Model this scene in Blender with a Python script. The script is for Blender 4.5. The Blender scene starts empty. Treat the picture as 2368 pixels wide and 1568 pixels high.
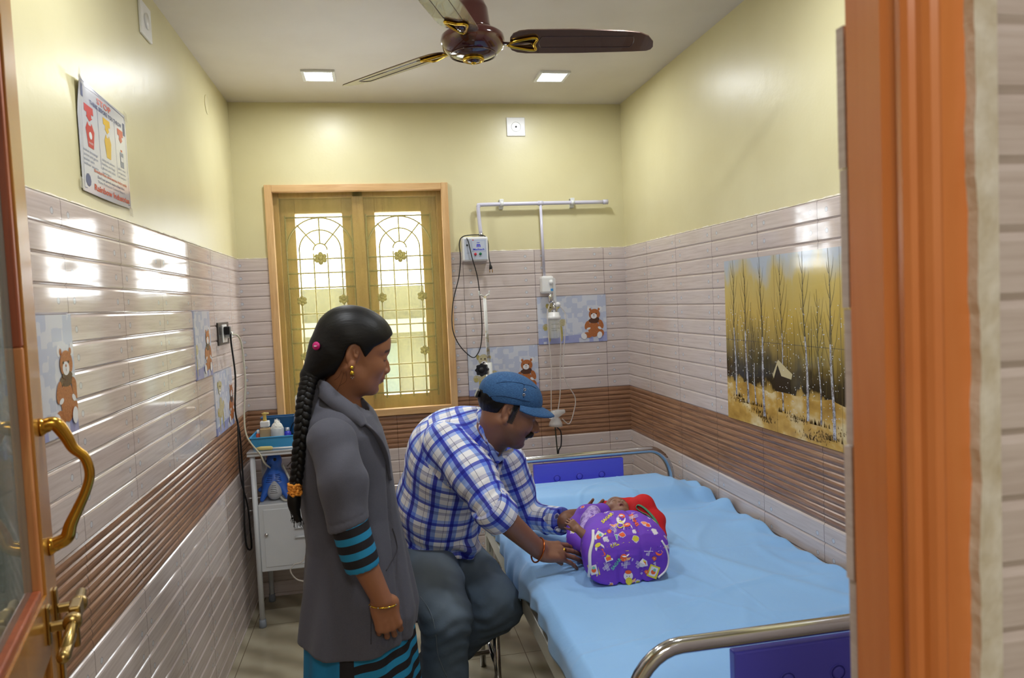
import bpy, bmesh, math, random
import numpy as np
from math import sin, cos, pi, sqrt, radians
from mathutils import Vector, Matrix
random.seed(7)
SC = bpy.context.scene
COL = SC.collection

# ---------------------------------------------------------------- camera, world, exposure
F_PX, YAW, PITCH, ROLL = 1678.34, 0.18128, -0.052344, -0.044418
EYE = np.array([0.0, 0.0, 1.5])
_f = np.array([sin(YAW)*cos(PITCH), cos(YAW)*cos(PITCH), sin(PITCH)])
_r0 = np.array([cos(YAW), -sin(YAW), 0.0]); _u0 = np.cross(_r0, _f)
_r = _r0*cos(ROLL) + _u0*sin(ROLL); _u = -_r0*sin(ROLL) + _u0*cos(ROLL)
cam_data = bpy.data.cameras.new('camera'); cam = bpy.data.objects.new('camera', cam_data)
COL.objects.link(cam); SC.camera = cam
cam_data.sensor_width = 36.0; cam_data.sensor_fit = 'HORIZONTAL'
cam_data.lens = F_PX/2368*36.0; cam_data.clip_start = 0.05; cam_data.clip_end = 100
m = Matrix(((_r[0], _u[0], -_f[0], EYE[0]), (_r[1], _u[1], -_f[1], EYE[1]), (_r[2], _u[2], -_f[2], EYE[2]), (0, 0, 0, 1)))
cam.matrix_world = m
cam_data.dof.use_dof = True; cam_data.dof.focus_distance = 2.9; cam_data.dof.aperture_fstop = 5.6

def at(px, py, y):
    """point of the room seen at photo pixel (px,py) on the plane at depth y"""
    d = _f + _r*(px-1184)/F_PX - _u*(py-784)/F_PX
    return EYE + d*(y/d[1])

world = bpy.data.worlds.new('world'); SC.world = world; world.use_nodes = True
bg = world.node_tree.nodes['Background']; bg.inputs[0].default_value = (0.93, 0.97, 1.0, 1); bg.inputs[1].default_value = 13.0
SC.view_settings.view_transform = 'Standard'; SC.view_settings.look = 'None'
SC.view_settings.exposure = -0.12; SC.view_settings.gamma = 1.0; SC.view_settings.use_curve_mapping = False

# room dimensions (metres)
XL, XR, YB, ZC = -0.693, 1.394, 3.939, 2.572
ZT, ZB1, ZB2 = 1.7766, 0.9886, 0.735
YF = 0.72            # room face of the front wall
ROW = (ZT-ZB1)/12

def lamp_area(name, loc, size, power, color, rot=(0, 0, 0), sizey=None):
    l = bpy.data.lights.new(name, 'AREA'); l.energy = power; l.color = color
    l.shape = 'RECTANGLE' if sizey else 'SQUARE'; l.size = size
    if sizey: l.size_y = sizey
    o = bpy.data.objects.new(name, l); COL.objects.link(o); o.location = loc; o.rotation_euler = rot
    return o
LEDS = [(-0.207, 3.477), (0.883, 3.447), (-0.207, 1.75), (0.883, 1.75)]
for (x, y) in LEDS:
    lamp_area('led_light', (x, y, ZC-0.018), 0.12, 6.0 if y > 3 else 9.5, (0.93, 0.96, 1.0))
lamp_area('hall_light', (0.1, -0.7, 2.54), 0.6, 27.0, (1.0, 0.97, 0.92))

# ---------------------------------------------------------------- helpers
def rgb(r, g, b):
    f = lambda c: (c/255/12.92 if c/255 <= 0.04045 else ((c/255+0.055)/1.055)**2.4)
    return (f(r), f(g), f(b), 1)

class Mat:
    def __init__(s, name, color=(0.8, 0.8, 0.8, 1), rough=0.5, metal=0.0, **kw):
        s.m = bpy.data.materials.new(name); s.m.use_nodes = True
        s.nt = s.m.node_tree; s.p = s.nt.nodes['Principled BSDF']; s.out = s.nt.nodes['Material Output']
        s.set('Base Color', color); s.set('Roughness', rough); s.set('Metallic', metal)
        for k, v in kw.items(): s.set(k.replace('_', ' '), v)
    def set(s, k, v):
        if isinstance(v, bpy.types.NodeSocket): s.nt.links.new(v, s.p.inputs[k])
        else: s.p.inputs[k].default_value = v
    def n(s, t, **kw):
        nd = s.nt.nodes.new(t)
        for k, v in kw.items(): setattr(nd, k, v)
        return nd
    def con(s, sock, v):
        if isinstance(v, bpy.types.NodeSocket): s.nt.links.new(v, sock)
        else: sock.default_value = v
    def math(s, op, a, b=0.0, c=0.0, clamp=False):
        nd = s.n('ShaderNodeMath', operation=op, use_clamp=clamp)
        s.con(nd.inputs[0], a); s.con(nd.inputs[1], b); s.con(nd.inputs[2], c)
        return nd.outputs[0]
    def mix(s, f, a, b, mode='MIX'):
        nd = s.n('ShaderNodeMix', data_type='RGBA', blend_type=mode)
        s.con(nd.inputs[0], f); s.con(nd.inputs[6], a); s.con(nd.inputs[7], b)
        return nd.outputs[2]
    def noise(s, vec=None, scale=5, detail=3, rough=0.5, out=0, dist=0.0):
        nd = s.n('ShaderNodeTexNoise'); nd.inputs['Scale'].default_value = scale
        nd.inputs['Detail'].default_value = detail; nd.inputs['Roughness'].default_value = rough
        nd.inputs['Distortion'].default_value = dist
        if vec is not None: s.nt.links.new(vec, nd.inputs['Vector'])
        return nd.outputs[out]
    def ramp(s, f, stops, interp='LINEAR'):
        nd = s.n('ShaderNodeValToRGB'); cr = nd.color_ramp; cr.interpolation = interp
        while len(cr.elements) > 1: cr.elements.remove(cr.elements[-1])
        cr.elements[0].position = stops[0][0]; cr.elements[0].color = stops[0][1]
        for p, c in stops[1:]:
            e = cr.elements.new(p); e.color = c
        s.con(nd.inputs[0], f); return nd.outputs[0]
    def uv(s, name=None):
        nd = s.n('ShaderNodeUVMap')
        if name: nd.uv_map = name
        return nd.outputs[0]
    def obj(s): return s.n('ShaderNodeTexCoord').outputs['Object']
    def gen(s): return s.n('ShaderNodeTexCoord').outputs['Generated']
    def sep(s, v):
        nd = s.n('ShaderNodeSeparateXYZ'); s.nt.links.new(v, nd.inputs[0]); return nd.outputs
    def comb(s, x=0.0, y=0.0, z=0.0):
        nd = s.n('ShaderNodeCombineXYZ')
        for i, v in enumerate((x, y, z)): s.con(nd.inputs[i], v)
        return nd.outputs[0]
    def scale(s, v, sc):
        nd = s.n('ShaderNodeMapping'); nd.inputs['Scale'].default_value = sc
        s.nt.links.new(v, nd.inputs[0]); return nd.outputs[0]
    def bump(s, h, strength=0.3, dist=0.01):
        nd = s.n('ShaderNodeBump'); nd.inputs['Strength'].default_value = strength
        nd.inputs['Distance'].default_value = dist; s.nt.links.new(h, nd.inputs['Height'])
        s.set('Normal', nd.outputs[0])

def wood(name, c1, c2, rough=0.35, axis=2, sc=1.0, coat=0.3):
    w = Mat(name, rough=rough)
    v = [14*sc, 14*sc, 14*sc]; v[axis] = 1.0*sc
    nz = w.noise(w.scale(w.obj(), tuple(v)), 3, 6, 0.6, dist=1.2)
    kn = w.noise(w.scale(w.obj(), (3, 3, 3)), 2, 2)
    c = w.ramp(w.math('ADD', w.math('MULTIPLY', nz, 0.8), w.math('MULTIPLY', kn, 0.25)), [(0.3, c1), (0.72, c2)])
    w.set('Base Color', c); w.set('Coat Weight', coat); w.set('Coat Roughness', 0.15)
    w.bump(nz, 0.12, 0.004)
    return w.m

def plain(name, c, rough=0.5, metal=0.0, **kw): return Mat(name, c, rough, metal, **kw).m

def new_obj(name, me, parent=None):
    o = bpy.data.objects.new(name, me); COL.objects.link(o)
    if parent is not None: o.parent = parent
    return o

class MB:
    """collects shapes, each with a material, into ONE mesh object"""
    def __init__(s): s.v = []; s.f = []; s.mi = []; s.sm = []; s.mats = []; s.uv = {}
    def mat(s, m):
        if m not in s.mats: s.mats.append(m)
        return s.mats.index(m)
    def add(s, vs, fs, m, smooth=False):
        b = len(s.v); s.v += [tuple(map(float, v)) for v in vs]; i = s.mat(m)
        for f in fs: s.f.append(tuple(b+k for k in f)); s.mi.append(i); s.sm.append(smooth)
        return s
    def box(s, c, h, m, R=None, bev=0.0):
        """centre, half sizes; bev chamfers all edges"""
        c = np.array(c, float); h = np.array(h, float)
        bm = bmesh.new(); bmesh.ops.create_cube(bm, size=2.0)
        for v in bm.verts: v.co = Vector((v.co.x*h[0], v.co.y*h[1], v.co.z*h[2]))
        if bev > 0: bmesh.ops.bevel(bm, geom=bm.edges[:], offset=min(bev, min(h)*0.9), segments=2, affect='EDGES', profile=0.5)
        R = np.eye(3) if R is None else np.array(R)
        bm.verts.ensure_lookup_table()
        vs = [R@np.array(v.co)+c for v in bm.verts]; fs = [[v.index for v in f.verts] for f in bm.faces]
        bm.free(); return s.add(vs, fs, m, False)
    def bx(s, x0, x1, y0, y1, z0, z1, m, bev=0.0):
        return s.box(((x0+x1)/2, (y0+y1)/2, (z0+z1)/2), (abs(x1-x0)/2, abs(y1-y0)/2, abs(z1-z0)/2), m, bev=bev)
    def tube(s, pts, r, m, n=10, caps=True, closed=False, flat=None):
        """r a number or a list; flat=(a,b) scales the section"""
        P = [np.array(p, float) for p in pts]; k = len(P)
        rs = [r]*k if np.isscalar(r) else list(r)
        T = []
        for i in range(k):
            if closed: t = P[(i+1) % k]-P[i-1]
            else: t = P[min(i+1, k-1)]-P[max(i-1, 0)]
            T.append(t/(np.linalg.norm(t)+1e-9))
        up = np.array([0, 0, 1.0]) if abs(T[0][2]) < 0.9 else np.array([1.0, 0, 0])
        N = np.cross(T[0], up); N /= np.linalg.norm(N); vs = []; fa, fb = flat or (1, 1)
        for i in range(k):
            N = N-T[i]*(N@T[i]); N /= (np.linalg.norm(N)+1e-9); B = np.cross(T[i], N)
            for j in range(n):
                a = 2*pi*j/n; vs.append(P[i]+N*cos(a)*rs[i]*fa+B*sin(a)*rs[i]*fb)
        fs = []
        for i in range(k if closed else k-1):
            i2 = (i+1) % k
            for j in range(n):
                j2 = (j+1) % n; fs.append((i*n+j, i*n+j2, i2*n+j2, i2*n+j))
        if caps and not closed: fs.append(tuple(range(n-1, -1, -1))); fs.append(tuple((k-1)*n+j for j in range(n)))
        return s.add(vs, fs, m, True)
    def cyl(s, a, b, r, m, n=20, r2=None): return s.tube([a, b], [r, r if r2 is None else r2], m, n)
    def lathe(s, prof, o, m, axis=(0, 0, 1), n=32, smooth=True):
        """prof: list of (radius, height along axis)"""
        ax = np.array(axis, float); ax /= np.linalg.norm(ax)
        t = np.array([1.0, 0, 0]) if abs(ax[0]) < 0.9 else np.array([0, 1.0, 0])
        N = np.cross(ax, t); N /= np.linalg.norm(N); B = np.cross(ax, N); o = np.array(o, float); vs = []
        for (r, h) in prof:
            for j in range(n):
                a = 2*pi*j/n; vs.append(o+ax*h+(N*cos(a)+B*sin(a))*max(r, 1e-5))
        fs = []
        for i in range(len(prof)-1):
            for j in range(n): fs.append((i*n+j, i*n+(j+1) % n, (i+1)*n+(j+1) % n, (i+1)*n+j))
        fs.append(tuple(range(n-1, -1, -1))); fs.append(tuple((len(prof)-1)*n+j for j in range(n)))
        return s.add(vs, fs, m, smooth)
    def poly(s, pts, m): return s.add(pts, [tuple(range(len(pts)))], m)
    def prism(s, pts, d, m):
        """closed outline pushed along d"""
        n = len(pts); P = [np.array(p, float) for p in pts]; d = np.array(d, float)
        vs = P+[p+d for p in P]
        fs = [tuple(range(n-1, -1, -1)), tuple(range(n, 2*n))]+[(i, (i+1) % n, n+(i+1) % n, n+i) for i in range(n)]
        return s.add(vs, fs, m)
    def build(s, name, parent=None, autosm=None, uvf=None):
        me = bpy.data.meshes.new(name); me.from_pydata(s.v, [], s.f)
        for m in s.mats: me.materials.append(m)
        me.polygons.foreach_set('material_index', s.mi); me.polygons.foreach_set('use_smooth', s.sm)
        if uvf:
            uvl = me.uv_layers.new(name='uv')
            for p in me.polygons:
                for li in p.loop_indices: uvl.data[li].uv = uvf(s.v[me.loops[li].vertex_index])
        bm = bmesh.new(); bm.from_mesh(me); bmesh.ops.recalc_face_normals(bm, faces=bm.faces[:]); bm.to_mesh(me); bm.free()
        me.update()
        if autosm:
            try: me.set_sharp_from_angle(angle=radians(autosm))
            except Exception: pass
        return new_obj(name, me, parent)

def tag(o, label=None, cat=None, group=None, kind=None):
    if label: o['label'] = label
    if cat: o['category'] = cat
    if group: o['group'] = group
    if kind: o['kind'] = kind
    return o
def struct(o): o['kind'] = 'structure'; return o
def empty(name, loc, label, cat, group=None):
    o = bpy.data.objects.new(name, None); COL.objects.link(o); o.location = tuple(map(float, loc)); o.empty_display_size = 0.05
    return tag(o, label, cat, group)
def settle(root):
    """children were modelled in room coordinates: cancel the root's offset"""
    off = Matrix.Translation(-root.location)
    for c in root.children: c.matrix_parent_inverse = off
    return root
def bez(pts, n=8):
    """smooth curve through points (Catmull-Rom)"""
    P = [np.array(p, float) for p in pts]; P = [2*P[0]-P[1]]+P+[2*P[-1]-P[-2]]; out = []
    for i in range(1, len(P)-2):
        for k in range(n):
            t = k/n; a, b, c, d = P[i-1:i+3]
            out.append(0.5*((2*b)+(-a+c)*t+(2*a-5*b+4*c-d)*t*t+(-a+3*b-3*c+d)*t**3))
    out.append(P[-2]); return out

def text_mesh(mb, txt, mat, O, U, V, size, width=None, d=0.0006, bold=0.0):
    """lettering as flat geometry: O lower-left corner, U text direction, V up"""
    cu = bpy.data.curves.new('lettering', 'FONT'); cu.body = txt; cu.size = 1.0; cu.resolution_u = 2; cu.offset = bold
    ob = bpy.data.objects.new('lettering', cu); me = ob.to_mesh()
    co = np.array([v.co[:] for v in me.vertices]); fs = [tuple(p.vertices) for p in me.polygons]
    if len(co):
        co[:, 0] -= co[:, 0].min(); w = max(co[:, 0].max(), 1e-6)
        U = np.array(U, float); V = np.array(V, float); O = np.array(O, float)
        sx = width/w if width else size; N = np.cross(U, V)
        mb.add([O+U*c[0]*sx+V*c[1]*size+N*d for c in co], fs, mat)
    ob.to_mesh_clear(); bpy.data.objects.remove(ob); bpy.data.curves.remove(cu)

# ---------------------------------------------------------------- setting materials
def tile_mat(name, pitch, phase):
    t = Mat(name, rough=0.06)
    s = t.sep(t.uv()); u, v = s[0], s[1]
    un = t.math('DIVIDE', t.math('SUBTRACT', u, phase), pitch)
    fu = t.math('FRACT', un); iu = t.math('FLOOR', un)
    rn = t.math('DIVIDE', t.math('SUBTRACT', v, ZB1), ROW); fr = t.math('FRACT', rn); ir = t.math('FLOOR', rn)
    wn = t.n('ShaderNodeTexWhiteNoise', noise_dimensions='2D'); t.nt.links.new(t.comb(iu, ir), wn.inputs[0])
    g = t.noise(t.comb(t.math('ADD', t.math('MULTIPLY', u, 5), t.math('MULTIPLY', wn.outputs[0], 40)), t.math('MULTIPLY', v, 110)), 1.0, 5, 0.65)
    base = t.ramp(g, [(0.25, rgb(190, 175, 168)), (0.5, rgb(208, 195, 189)), (0.8, rgb(222, 211, 207))])
    base = t.mix(t.math('MULTIPLY', wn.outputs[0], 0.16), base, rgb(176, 158, 150))
    # small round inlays near both ends of a tile
    def dot(c, r):
        dx = t.math('MULTIPLY', t.math('SUBTRACT', fu, c), pitch); dz = t.math('MULTIPLY', t.math('SUBTRACT', fr, 0.47), ROW)
        return t.math('SQRT', t.math('ADD', t.math('MULTIPLY', dx, dx), t.math('MULTIPLY', dz, dz)))
    dd = t.math('MINIMUM', dot(0.10, 0), dot(0.87, 0))
    base = t.mix(t.math('LESS_THAN', dd, 0.0085), base, rgb(168, 160, 160))
    base = t.mix(t.math('LESS_THAN', dd, 0.0065), base, rgb(202, 205, 210))
    jt = t.math('LESS_THAN', t.math('MULTIPLY', t.math('MINIMUM', fu, t.math('SUBTRACT', 1.0, fu)), pitch), 0.0011)
    base = t.mix(jt, base, rgb(112, 100, 95))
    t.set('Base Color', base)
    t.bump(t.math('SUBTRACT', t.math('MULTIPLY', g, 0.08), jt), 0.2, 0.003)
    return t.m
def rib_mat(name, pitch, phase):
    t = Mat(name, rough=0.16)
    s = t.sep(t.uv()); u, v = s[0], s[1]
    fu = t.math('FRACT', t.math('DIVIDE', t.math('SUBTRACT', u, phase), pitch))
    g = t.noise(t.comb(t.math('MULTIPLY', u, 3.5), t.math('MULTIPLY', v, 120)), 1.0, 6, 0.7, dist=0.6)
    base = t.ramp(g, [(0.28, rgb(100, 70, 52)), (0.46, rgb(142, 104, 78)), (0.6, rgb(166, 124, 94)), (0.8, rgb(188, 154, 124))])
    jt = t.math('LESS_THAN', t.math('MULTIPLY', t.math('MINIMUM', fu, t.math('SUBTRACT', 1.0, fu)), pitch), 0.0010)
    base = t.mix(jt, base, rgb(80, 55, 40)); t.set('Base Color', base); t.bump(g, 0.15, 0.003)
    return t.m
M_TILE_B, M_RIB_B = tile_mat('tile_back', 0.397, 0.469), rib_mat('rib_back', 0.397, 0.469)
M_TILE_R, M_RIB_R = tile_mat('tile_right', 0.372, 2.105), rib_mat('rib_right', 0.372, 2.105)
M_TILE_L, M_RIB_L = tile_mat('tile_left', 0.372, 1.80), rib_mat('rib_left', 0.372, 1.80)

pw = Mat('yellow_paint', rough=0.36)
pn = pw.noise(pw.obj(), 3, 4); pw.set('Base Color', pw.ramp(pn, [(0.3, rgb(213, 204, 158)), (0.7, rgb(220, 212, 168))]))
pw.bump(pw.noise(pw.scale(pw.obj(), (1, 1, 1)), 12, 4, 0.6), 0.12, 0.01); PAINT = pw.m
cw = Mat('ceiling_paint', rough=0.55); cn = cw.noise(cw.obj(), 4, 4)
cw.set('Base Color', cw.ramp(cn, [(0.3, rgb(214, 206, 194)), (0.7, rgb(221, 214, 203))])); cw.bump(cw.noise(cw.obj(), 60, 3), 0.05, 0.004); CEIL = cw.m
pl = Mat('rough_plaster', rough=0.85); n1 = pl.noise(pl.obj(), 30, 5)
pl.set('Base Color', pl.ramp(n1, [(0.3, rgb(205, 192, 165)), (0.65, rgb(232, 226, 212))])); pl.bump(n1, 0.6, 0.006); PLASTER = pl.m
fl = Mat('floor_tile', rough=0.07)
fo = fl.obj(); sx, sy, sz = fl.sep(fo)
wv = fl.n('ShaderNodeTexWave', wave_type='BANDS', bands_direction='DIAGONAL'); wv.inputs['Scale'].default_value = 3.0
wv.inputs['Distortion'].default_value = 5.0; wv.inputs['Detail'].default_value = 3.0; wv.inputs['Detail Scale'].default_value = 0.8
fl.nt.links.new(fo, wv.inputs[0])
fb = fl.ramp(wv.outputs[1], [(0.0, rgb(142, 133, 112)), (0.5, rgb(158, 149, 127)), (1.0, rgb(172, 164, 142))])
def jn(c, ph, p): 
    a = fl.math('FRACT', fl.math('DIVIDE', fl.math('SUBTRACT', c, ph), p)); return fl.math('MULTIPLY', fl.math('MINIMUM', a, fl.math('SUBTRACT', 1.0, a)), p)
jj = fl.math('LESS_THAN', fl.math('MINIMUM', jn(sx, 0.542, 0.6), jn(sy, 2.975, 0.6)), 0.0018)
fl.set('Base Color', fl.mix(jj, fb, rgb(110, 98, 80))); FLOOR = fl.m

# ---------------------------------------------------------------- walls
def uv_of(axis): return (lambda v: (v[axis], v[2]))
def row_profile(z0, z1, up=True):
    """(offset, z) pairs from z0 to z1: pillowed tile rows and fine brown ribs"""
    pr = [(0.0, z0)]
    def rows(a, b, n, d, e):
        h = (b-a)/n
        for i in range(n):
            q = a+i*h
            for (o, t) in ((d*0.2, 0.0), (d*0.75, e*0.5), (d, e), (d, h-e*1.3), (d*0.75, h-e*0.5), (d*0.2, h)):
                pr.append((o, q+t))
    segs = [(ZB2-12*ROW, ZB2, 12, 0.006, 0.0055), (ZB2, ZB1, 10, 0.005, 0.009), (ZB1, ZT, 12, 0.006, 0.0055)]
    for (a, b, n, d, e) in segs:
        h = (b-a)/n
        i0 = max(0, math.ceil((z0-a)/h-0.02)); i1 = min(n, math.floor((z1-a)/h+0.02))
        if a < 0 <= z0+0.001 and z0 <= 0.001 and i0 > 0:      # partial row at the floor
            pr += [(d, 0.0), (d, a+i0*h-e), (d*0.2, a+i0*h)]
        if i1 > i0: rows(a+i0*h, a+i1*h, i1-i0, d, e)
    pr.append((0.0, pr[-1][1]))
    return pr
def tiled(mb, pfun, s0, s1, z0, z1, mt, mr):
    """pfun(s, offset, z) -> point"""
    pr = row_profile(z0, z1)
    for (a, b) in zip(pr, pr[1:]):
        zm = (a[1]+b[1])/2; m_ = mr if ZB2 < zm < ZB1 else mt
        mb.add([pfun(s0, *a), pfun(s1, *a), pfun(s1, *b), pfun(s0, *b)], [(0, 1, 2, 3)], m_)
    for s_ in (s0, s1):      # end faces
        mb.add([pfun(s_, *p) for p in pr], [tuple(range(len(pr)))], PLASTER)
# window opening in the back wall
WX0, WX1, WZ0, WZ1 = -0.540, 0.405, 0.915, 2.15
back = MB(); pf = lambda x, o, z: (x, YB-o, z)
tiled(back, pf, XL, WX0, 0, ZT, M_TILE_B, M_RIB_B)
tiled(back, pf, WX1, XR, 0, ZT, M_TILE_B, M_RIB_B)
tiled(back, pf, WX0, WX1, 0, ZB1-3*0.02536+0.001, M_TILE_B, M_RIB_B)
for (x0, x1, z0, z1) in ((XL, WX0, 0, ZC), (WX1, XR, 0, ZC), (WX0, WX1, 0, WZ0), (WX0, WX1, WZ1, ZC)):
    back.bx(x0, x1, YB, YB+0.23, z0, z1, PAINT)
# ragged plaster line over the tiles
def ragged(mb, pfun, s0, s1, z, amp=0.006):
    n = int((s1-s0)/0.02); top = [z+random.uniform(0.001, amp) for _ in range(n+1)]
    for i in range(n):
        a = s0+(s1-s0)*i/n; b = s0+(s1-s0)*(i+1)/n
        mb.add([pfun(a, 0.0055, z-0.001), pfun(b, 0.0055, z-0.001), pfun(b, 0.0004, top[i+1]), pfun(a, 0.0004, top[i])], [(0, 1, 2, 3)], PLASTER)
ragged(back, pf, XL, WX0-0.005, ZT); ragged(back, pf, WX1+0.005, XR, ZT)
struct(back.build('wall_back', uvf=uv_of(0)))
left = MB(); pfl = lambda y, o, z: (XL+o, y, z)
tiled(left, pfl, YF-0.2, YB, 0, ZT, M_TILE_L, M_RIB_L); left.bx(XL-0.12, XL, YF-0.2, YB+0.23, 0, ZC, PAINT); ragged(left, pfl, YF, YB, ZT)
struct(left.build('wall_left', uvf=uv_of(1)))
right = MB(); pfr = lambda y, o, z: (XR-o, y, z)
tiled(right, pfr, YF-0.2, YB, 0, ZT, M_TILE_R, M_RIB_R); right.bx(XR, XR+0.12, YF-0.2, YB+0.23, 0, ZC, PAINT); ragged(right, pfr, YF, YB, ZT)
struct(right.build('wall_right', uvf=uv_of(1)))
HX0, HX1, HY = -1.6, 2.2, -1.7
fm = MB(); fm.bx(HX0-.1, HX1+.1, HY-.1, YB+0.23, -0.1, 0, FLOOR); struct(fm.build('floor'))
cm = MB()
xs = sorted({HX0-.1, HX1+.1}|{x+s*0.066 for x, y in LEDS for s in (-1, 1)})
cm.bx(HX0-.1, HX1+.1, HY-.1, YB+0.23, ZC, ZC+0.1, CEIL); struct(cm.build('ceiling'))
# front wall with the doorway, hall side tiled too; hall shell behind the camera
DX0, DX1 = -0.455, 0.556         # rough opening
fw = MB(); pff = lambda x, o, z: (x, 0.606-o, z); pfb = lambda x, o, z: (x, YF-0.012+o, z)
DZ = 2.14
for (x0, x1) in ((HX0, DX0), (DX1+0.03, HX1)):
    tiled(fw, pff, x0, x1, 0, ZT, M_TILE_B, M_RIB_B) if False else None
def plainrows(mb, pfun, s0, s1, m_):
    z = 0.0; e = 0.008; d = 0.006; off = 0.034
    z0 = off-ROW
    while z0 < ZC:
        a, b = max(0, z0), min(ZC, z0+ROW)
        pr = [(d*0.2, a), (d, min(a+e, b)), (d, max(b-e, a)), (d*0.2, b)]
        for (p, q) in zip(pr, pr[1:]): mb.add([pfun(s0, *p), pfun(s1, *p), pfun(s1, *q), pfun(s0, *q)], [(0, 1, 2, 3)], m_)
        z0 += ROW
M_TILE_F = tile_mat('tile_hall', 0.397, 0.45)
plainrows(fw, pff, HX0, DX0, M_TILE_F); plainrows(fw, pff, DX1+0.028, HX1, M_TILE_F)
fw.bx(HX0, DX0, 0.606, YF-0.012, 0, ZC, PLASTER); fw.bx(DX1, HX1, 0.606, YF-0.012, 0, ZC, PLASTER); fw.bx(DX0, DX1, 0.606, YF-0.012, DZ, ZC, PAINT)
# room side of the front wall: tiles below, paint above; tile edges stand proud of the jamb
nrow = 0; z = ZT
while z > 0:
    b = max(0, z-ROW*2.3); jit = random.uniform(-0.002, 0.002)
    fw.bx(0.503+jit, XR, YF-0.012, YF, b+0.0015, z, M_TILE_F); fw.bx(XL, DX0, YF-0.012, YF, b+0.0015, z, M_TILE_F)
    z = b
fw.bx(DX1, XR, YF-0.012, YF-0.004, ZT, ZC, PAINT); fw.bx(XL, DX0, YF-0.012, YF-0.004, ZT, ZC, PAINT)
# ragged plaster strip between frame and hall tiles
n = 240
for i in range(n):
    z0 = ZC*i/n; z1 = ZC*(i+1)/n
    rg = lambda q: 0.5520+0.0010*sin(q*0.53)+0.0014*sin(q*0.14+2)+0.0005*sin(q*1.3)+0.0003*sin(q*2.9); a0 = rg(i); a1 = rg(i+1)
    fw.add([(a0, 0.588, z0), (0.584, 0.597, z0), (0.584, 0.597, z1), (a1, 0.588, z1)], [(0, 1, 2, 3)], PLASTER)
    fw.add([(a0, 0.588, z0), (a0, 0.61, z0), (a1, 0.61, z1), (a1, 0.588, z1)], [(0, 1, 2, 3)], PLASTER)
struct(fw.build('wall_front', uvf=uv_of(0)))
hw = MB(); HP = plain('hall_paint', rgb(214, 206, 180), 0.6)
hw.bx(HX0-.1, HX1+.1, HY-.1, HY, 0, ZC, HP); hw.bx(HX0-.1, HX0, HY, 0.72, 0, ZC, HP); hw.bx(HX1, HX1+.1, HY, 0.72, 0, ZC, HP)
struct(hw.build('wall_hall'))

# ---------------------------------------------------------------- door jamb and leaf
M_JAMB = wood('jamb_wood', rgb(198, 108, 50), rgb(222, 140, 78), 0.25, 2, 0.35, 0.4)
M_DOOR = wood('door_wood', rgb(150, 96, 34), rgb(190, 132, 56), 0.25, 2, 0.8, 0.5)
M_BEAD = wood('bead_wood', rgb(190, 112, 62), rgb(226, 158, 100), 0.4, 2, 1.0, 0.2)
M_RED = wood('bead_wood_dark', rgb(138, 66, 38), rgb(178, 92, 56), 0.4, 2, 1.0, 0.2)
def jamb(mb, x, s, m_):
    """x = reveal face, s=+1 for the right jamb"""
    P = [(0, 0.700), (0, 0.648), (0.004, 0.640), (0.006, 0.634), (0.002, 0.628), (0.001, 0.621), (0.005, 0.615), (0.010, 0.612), (0.012, 0.606), (0.016, 0.600), (0.022, 0.597), (0.027, 0.600), (0.030, 0.600), (0.057, 0.600), (0.057, 0.700)]
    mb.prism([(x+s*a, b, 0.0) for a, b in P], (0, 0, DZ), m_)
jm = MB(); jamb(jm, 0.499, 1, M_JAMB); jamb(jm, -0.398, -1, M_JAMB)
jm.bx(-0.398, 0.499, 0.600, 0.700, DZ-0.057, DZ, M_JAMB)
door_frame = struct(jm.build('trim_1'))
# leaf: hinge line H, free edge E
H2, E2 = np.array([-0.411, 0.70]), np.array([-0.596, 1.42])
du = (E2-H2)/np.linalg.norm(E2-H2); dn = np.array([du[1], -du[0]])      # dn points into the room (+x)
LW = np.linalg.norm(E2-H2)
def dpt(a, t, z): p = H2+du*a+dn*t; return (p[0], p[1], z)
DR = np.array([[du[0], dn[0], 0], [du[1], dn[1], 0], [0, 0, 1]])
def dbox(mb, a0, a1, t0, t1, z0, z1, m_, bev=0.0):
    p = dpt((a0+a1)/2, (t0+t1)/2, (z0+z1)/2); mb.box(p, (abs(a1-a0)/2, abs(t1-t0)/2, abs(z1-z0)/2), m_, R=DR, bev=bev)
GZ0, GZ1, SW = 1.055, 1.985, 0.105
door = empty('door_1', (H2[0], H2[1], 0), None, None); door['kind'] = 'structure'
lf = MB()
dbox(lf, LW-SW, LW, -0.035, 0, 0.01, 2.08, M_DOOR, 0.003); dbox(lf, 0, SW, -0.035, 0, 0.01, 2.08, M_DOOR, 0.003)
dbox(lf, SW, LW-SW, -0.035, 0, 0.94, GZ0-0.012, M_DOOR); dbox(lf, SW, LW-SW, -0.035, 0, GZ1+0.012, 2.08, M_DOOR)
dbox(lf, SW, LW-SW, -0.035, 0, 0.01, 0.14, M_DOOR); dbox(lf, SW, LW-SW, -0.026, -0.009, 0.14, 0.94, M_DOOR, 0.004)
lf.build('door_leaf', door)
bd = MB()
dbox(bd, LW-SW-0.018, LW-SW, -0.03, -0.004, GZ0-0.012, 1.46, M_BEAD, 0.003); dbox(bd, LW-SW-0.018, LW-SW, -0.03, -0.004, 1.46, GZ1+0.012, M_RED, 0.003)
dbox(bd, SW, SW+0.018, -0.03, -0.004, GZ0-0.012, GZ1+0.012, M_RED, 0.003)
dbox(bd, SW, LW-SW-0.018, -0.03, -0.004, GZ0-0.012, GZ0+0.004, M_RED, 0.003); dbox(bd, SW, LW-SW-0.018, -0.03, -0.004, GZ1-0.004, GZ1+0.012, M_RED, 0.003)
bd.build('glazing_bead', door)
M_GLASS = Mat('door_glass', rgb(205, 212, 205), 0.02, **{'Transmission_Weight': 1.0}); M_GLASS.set('IOR', 1.5)
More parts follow.
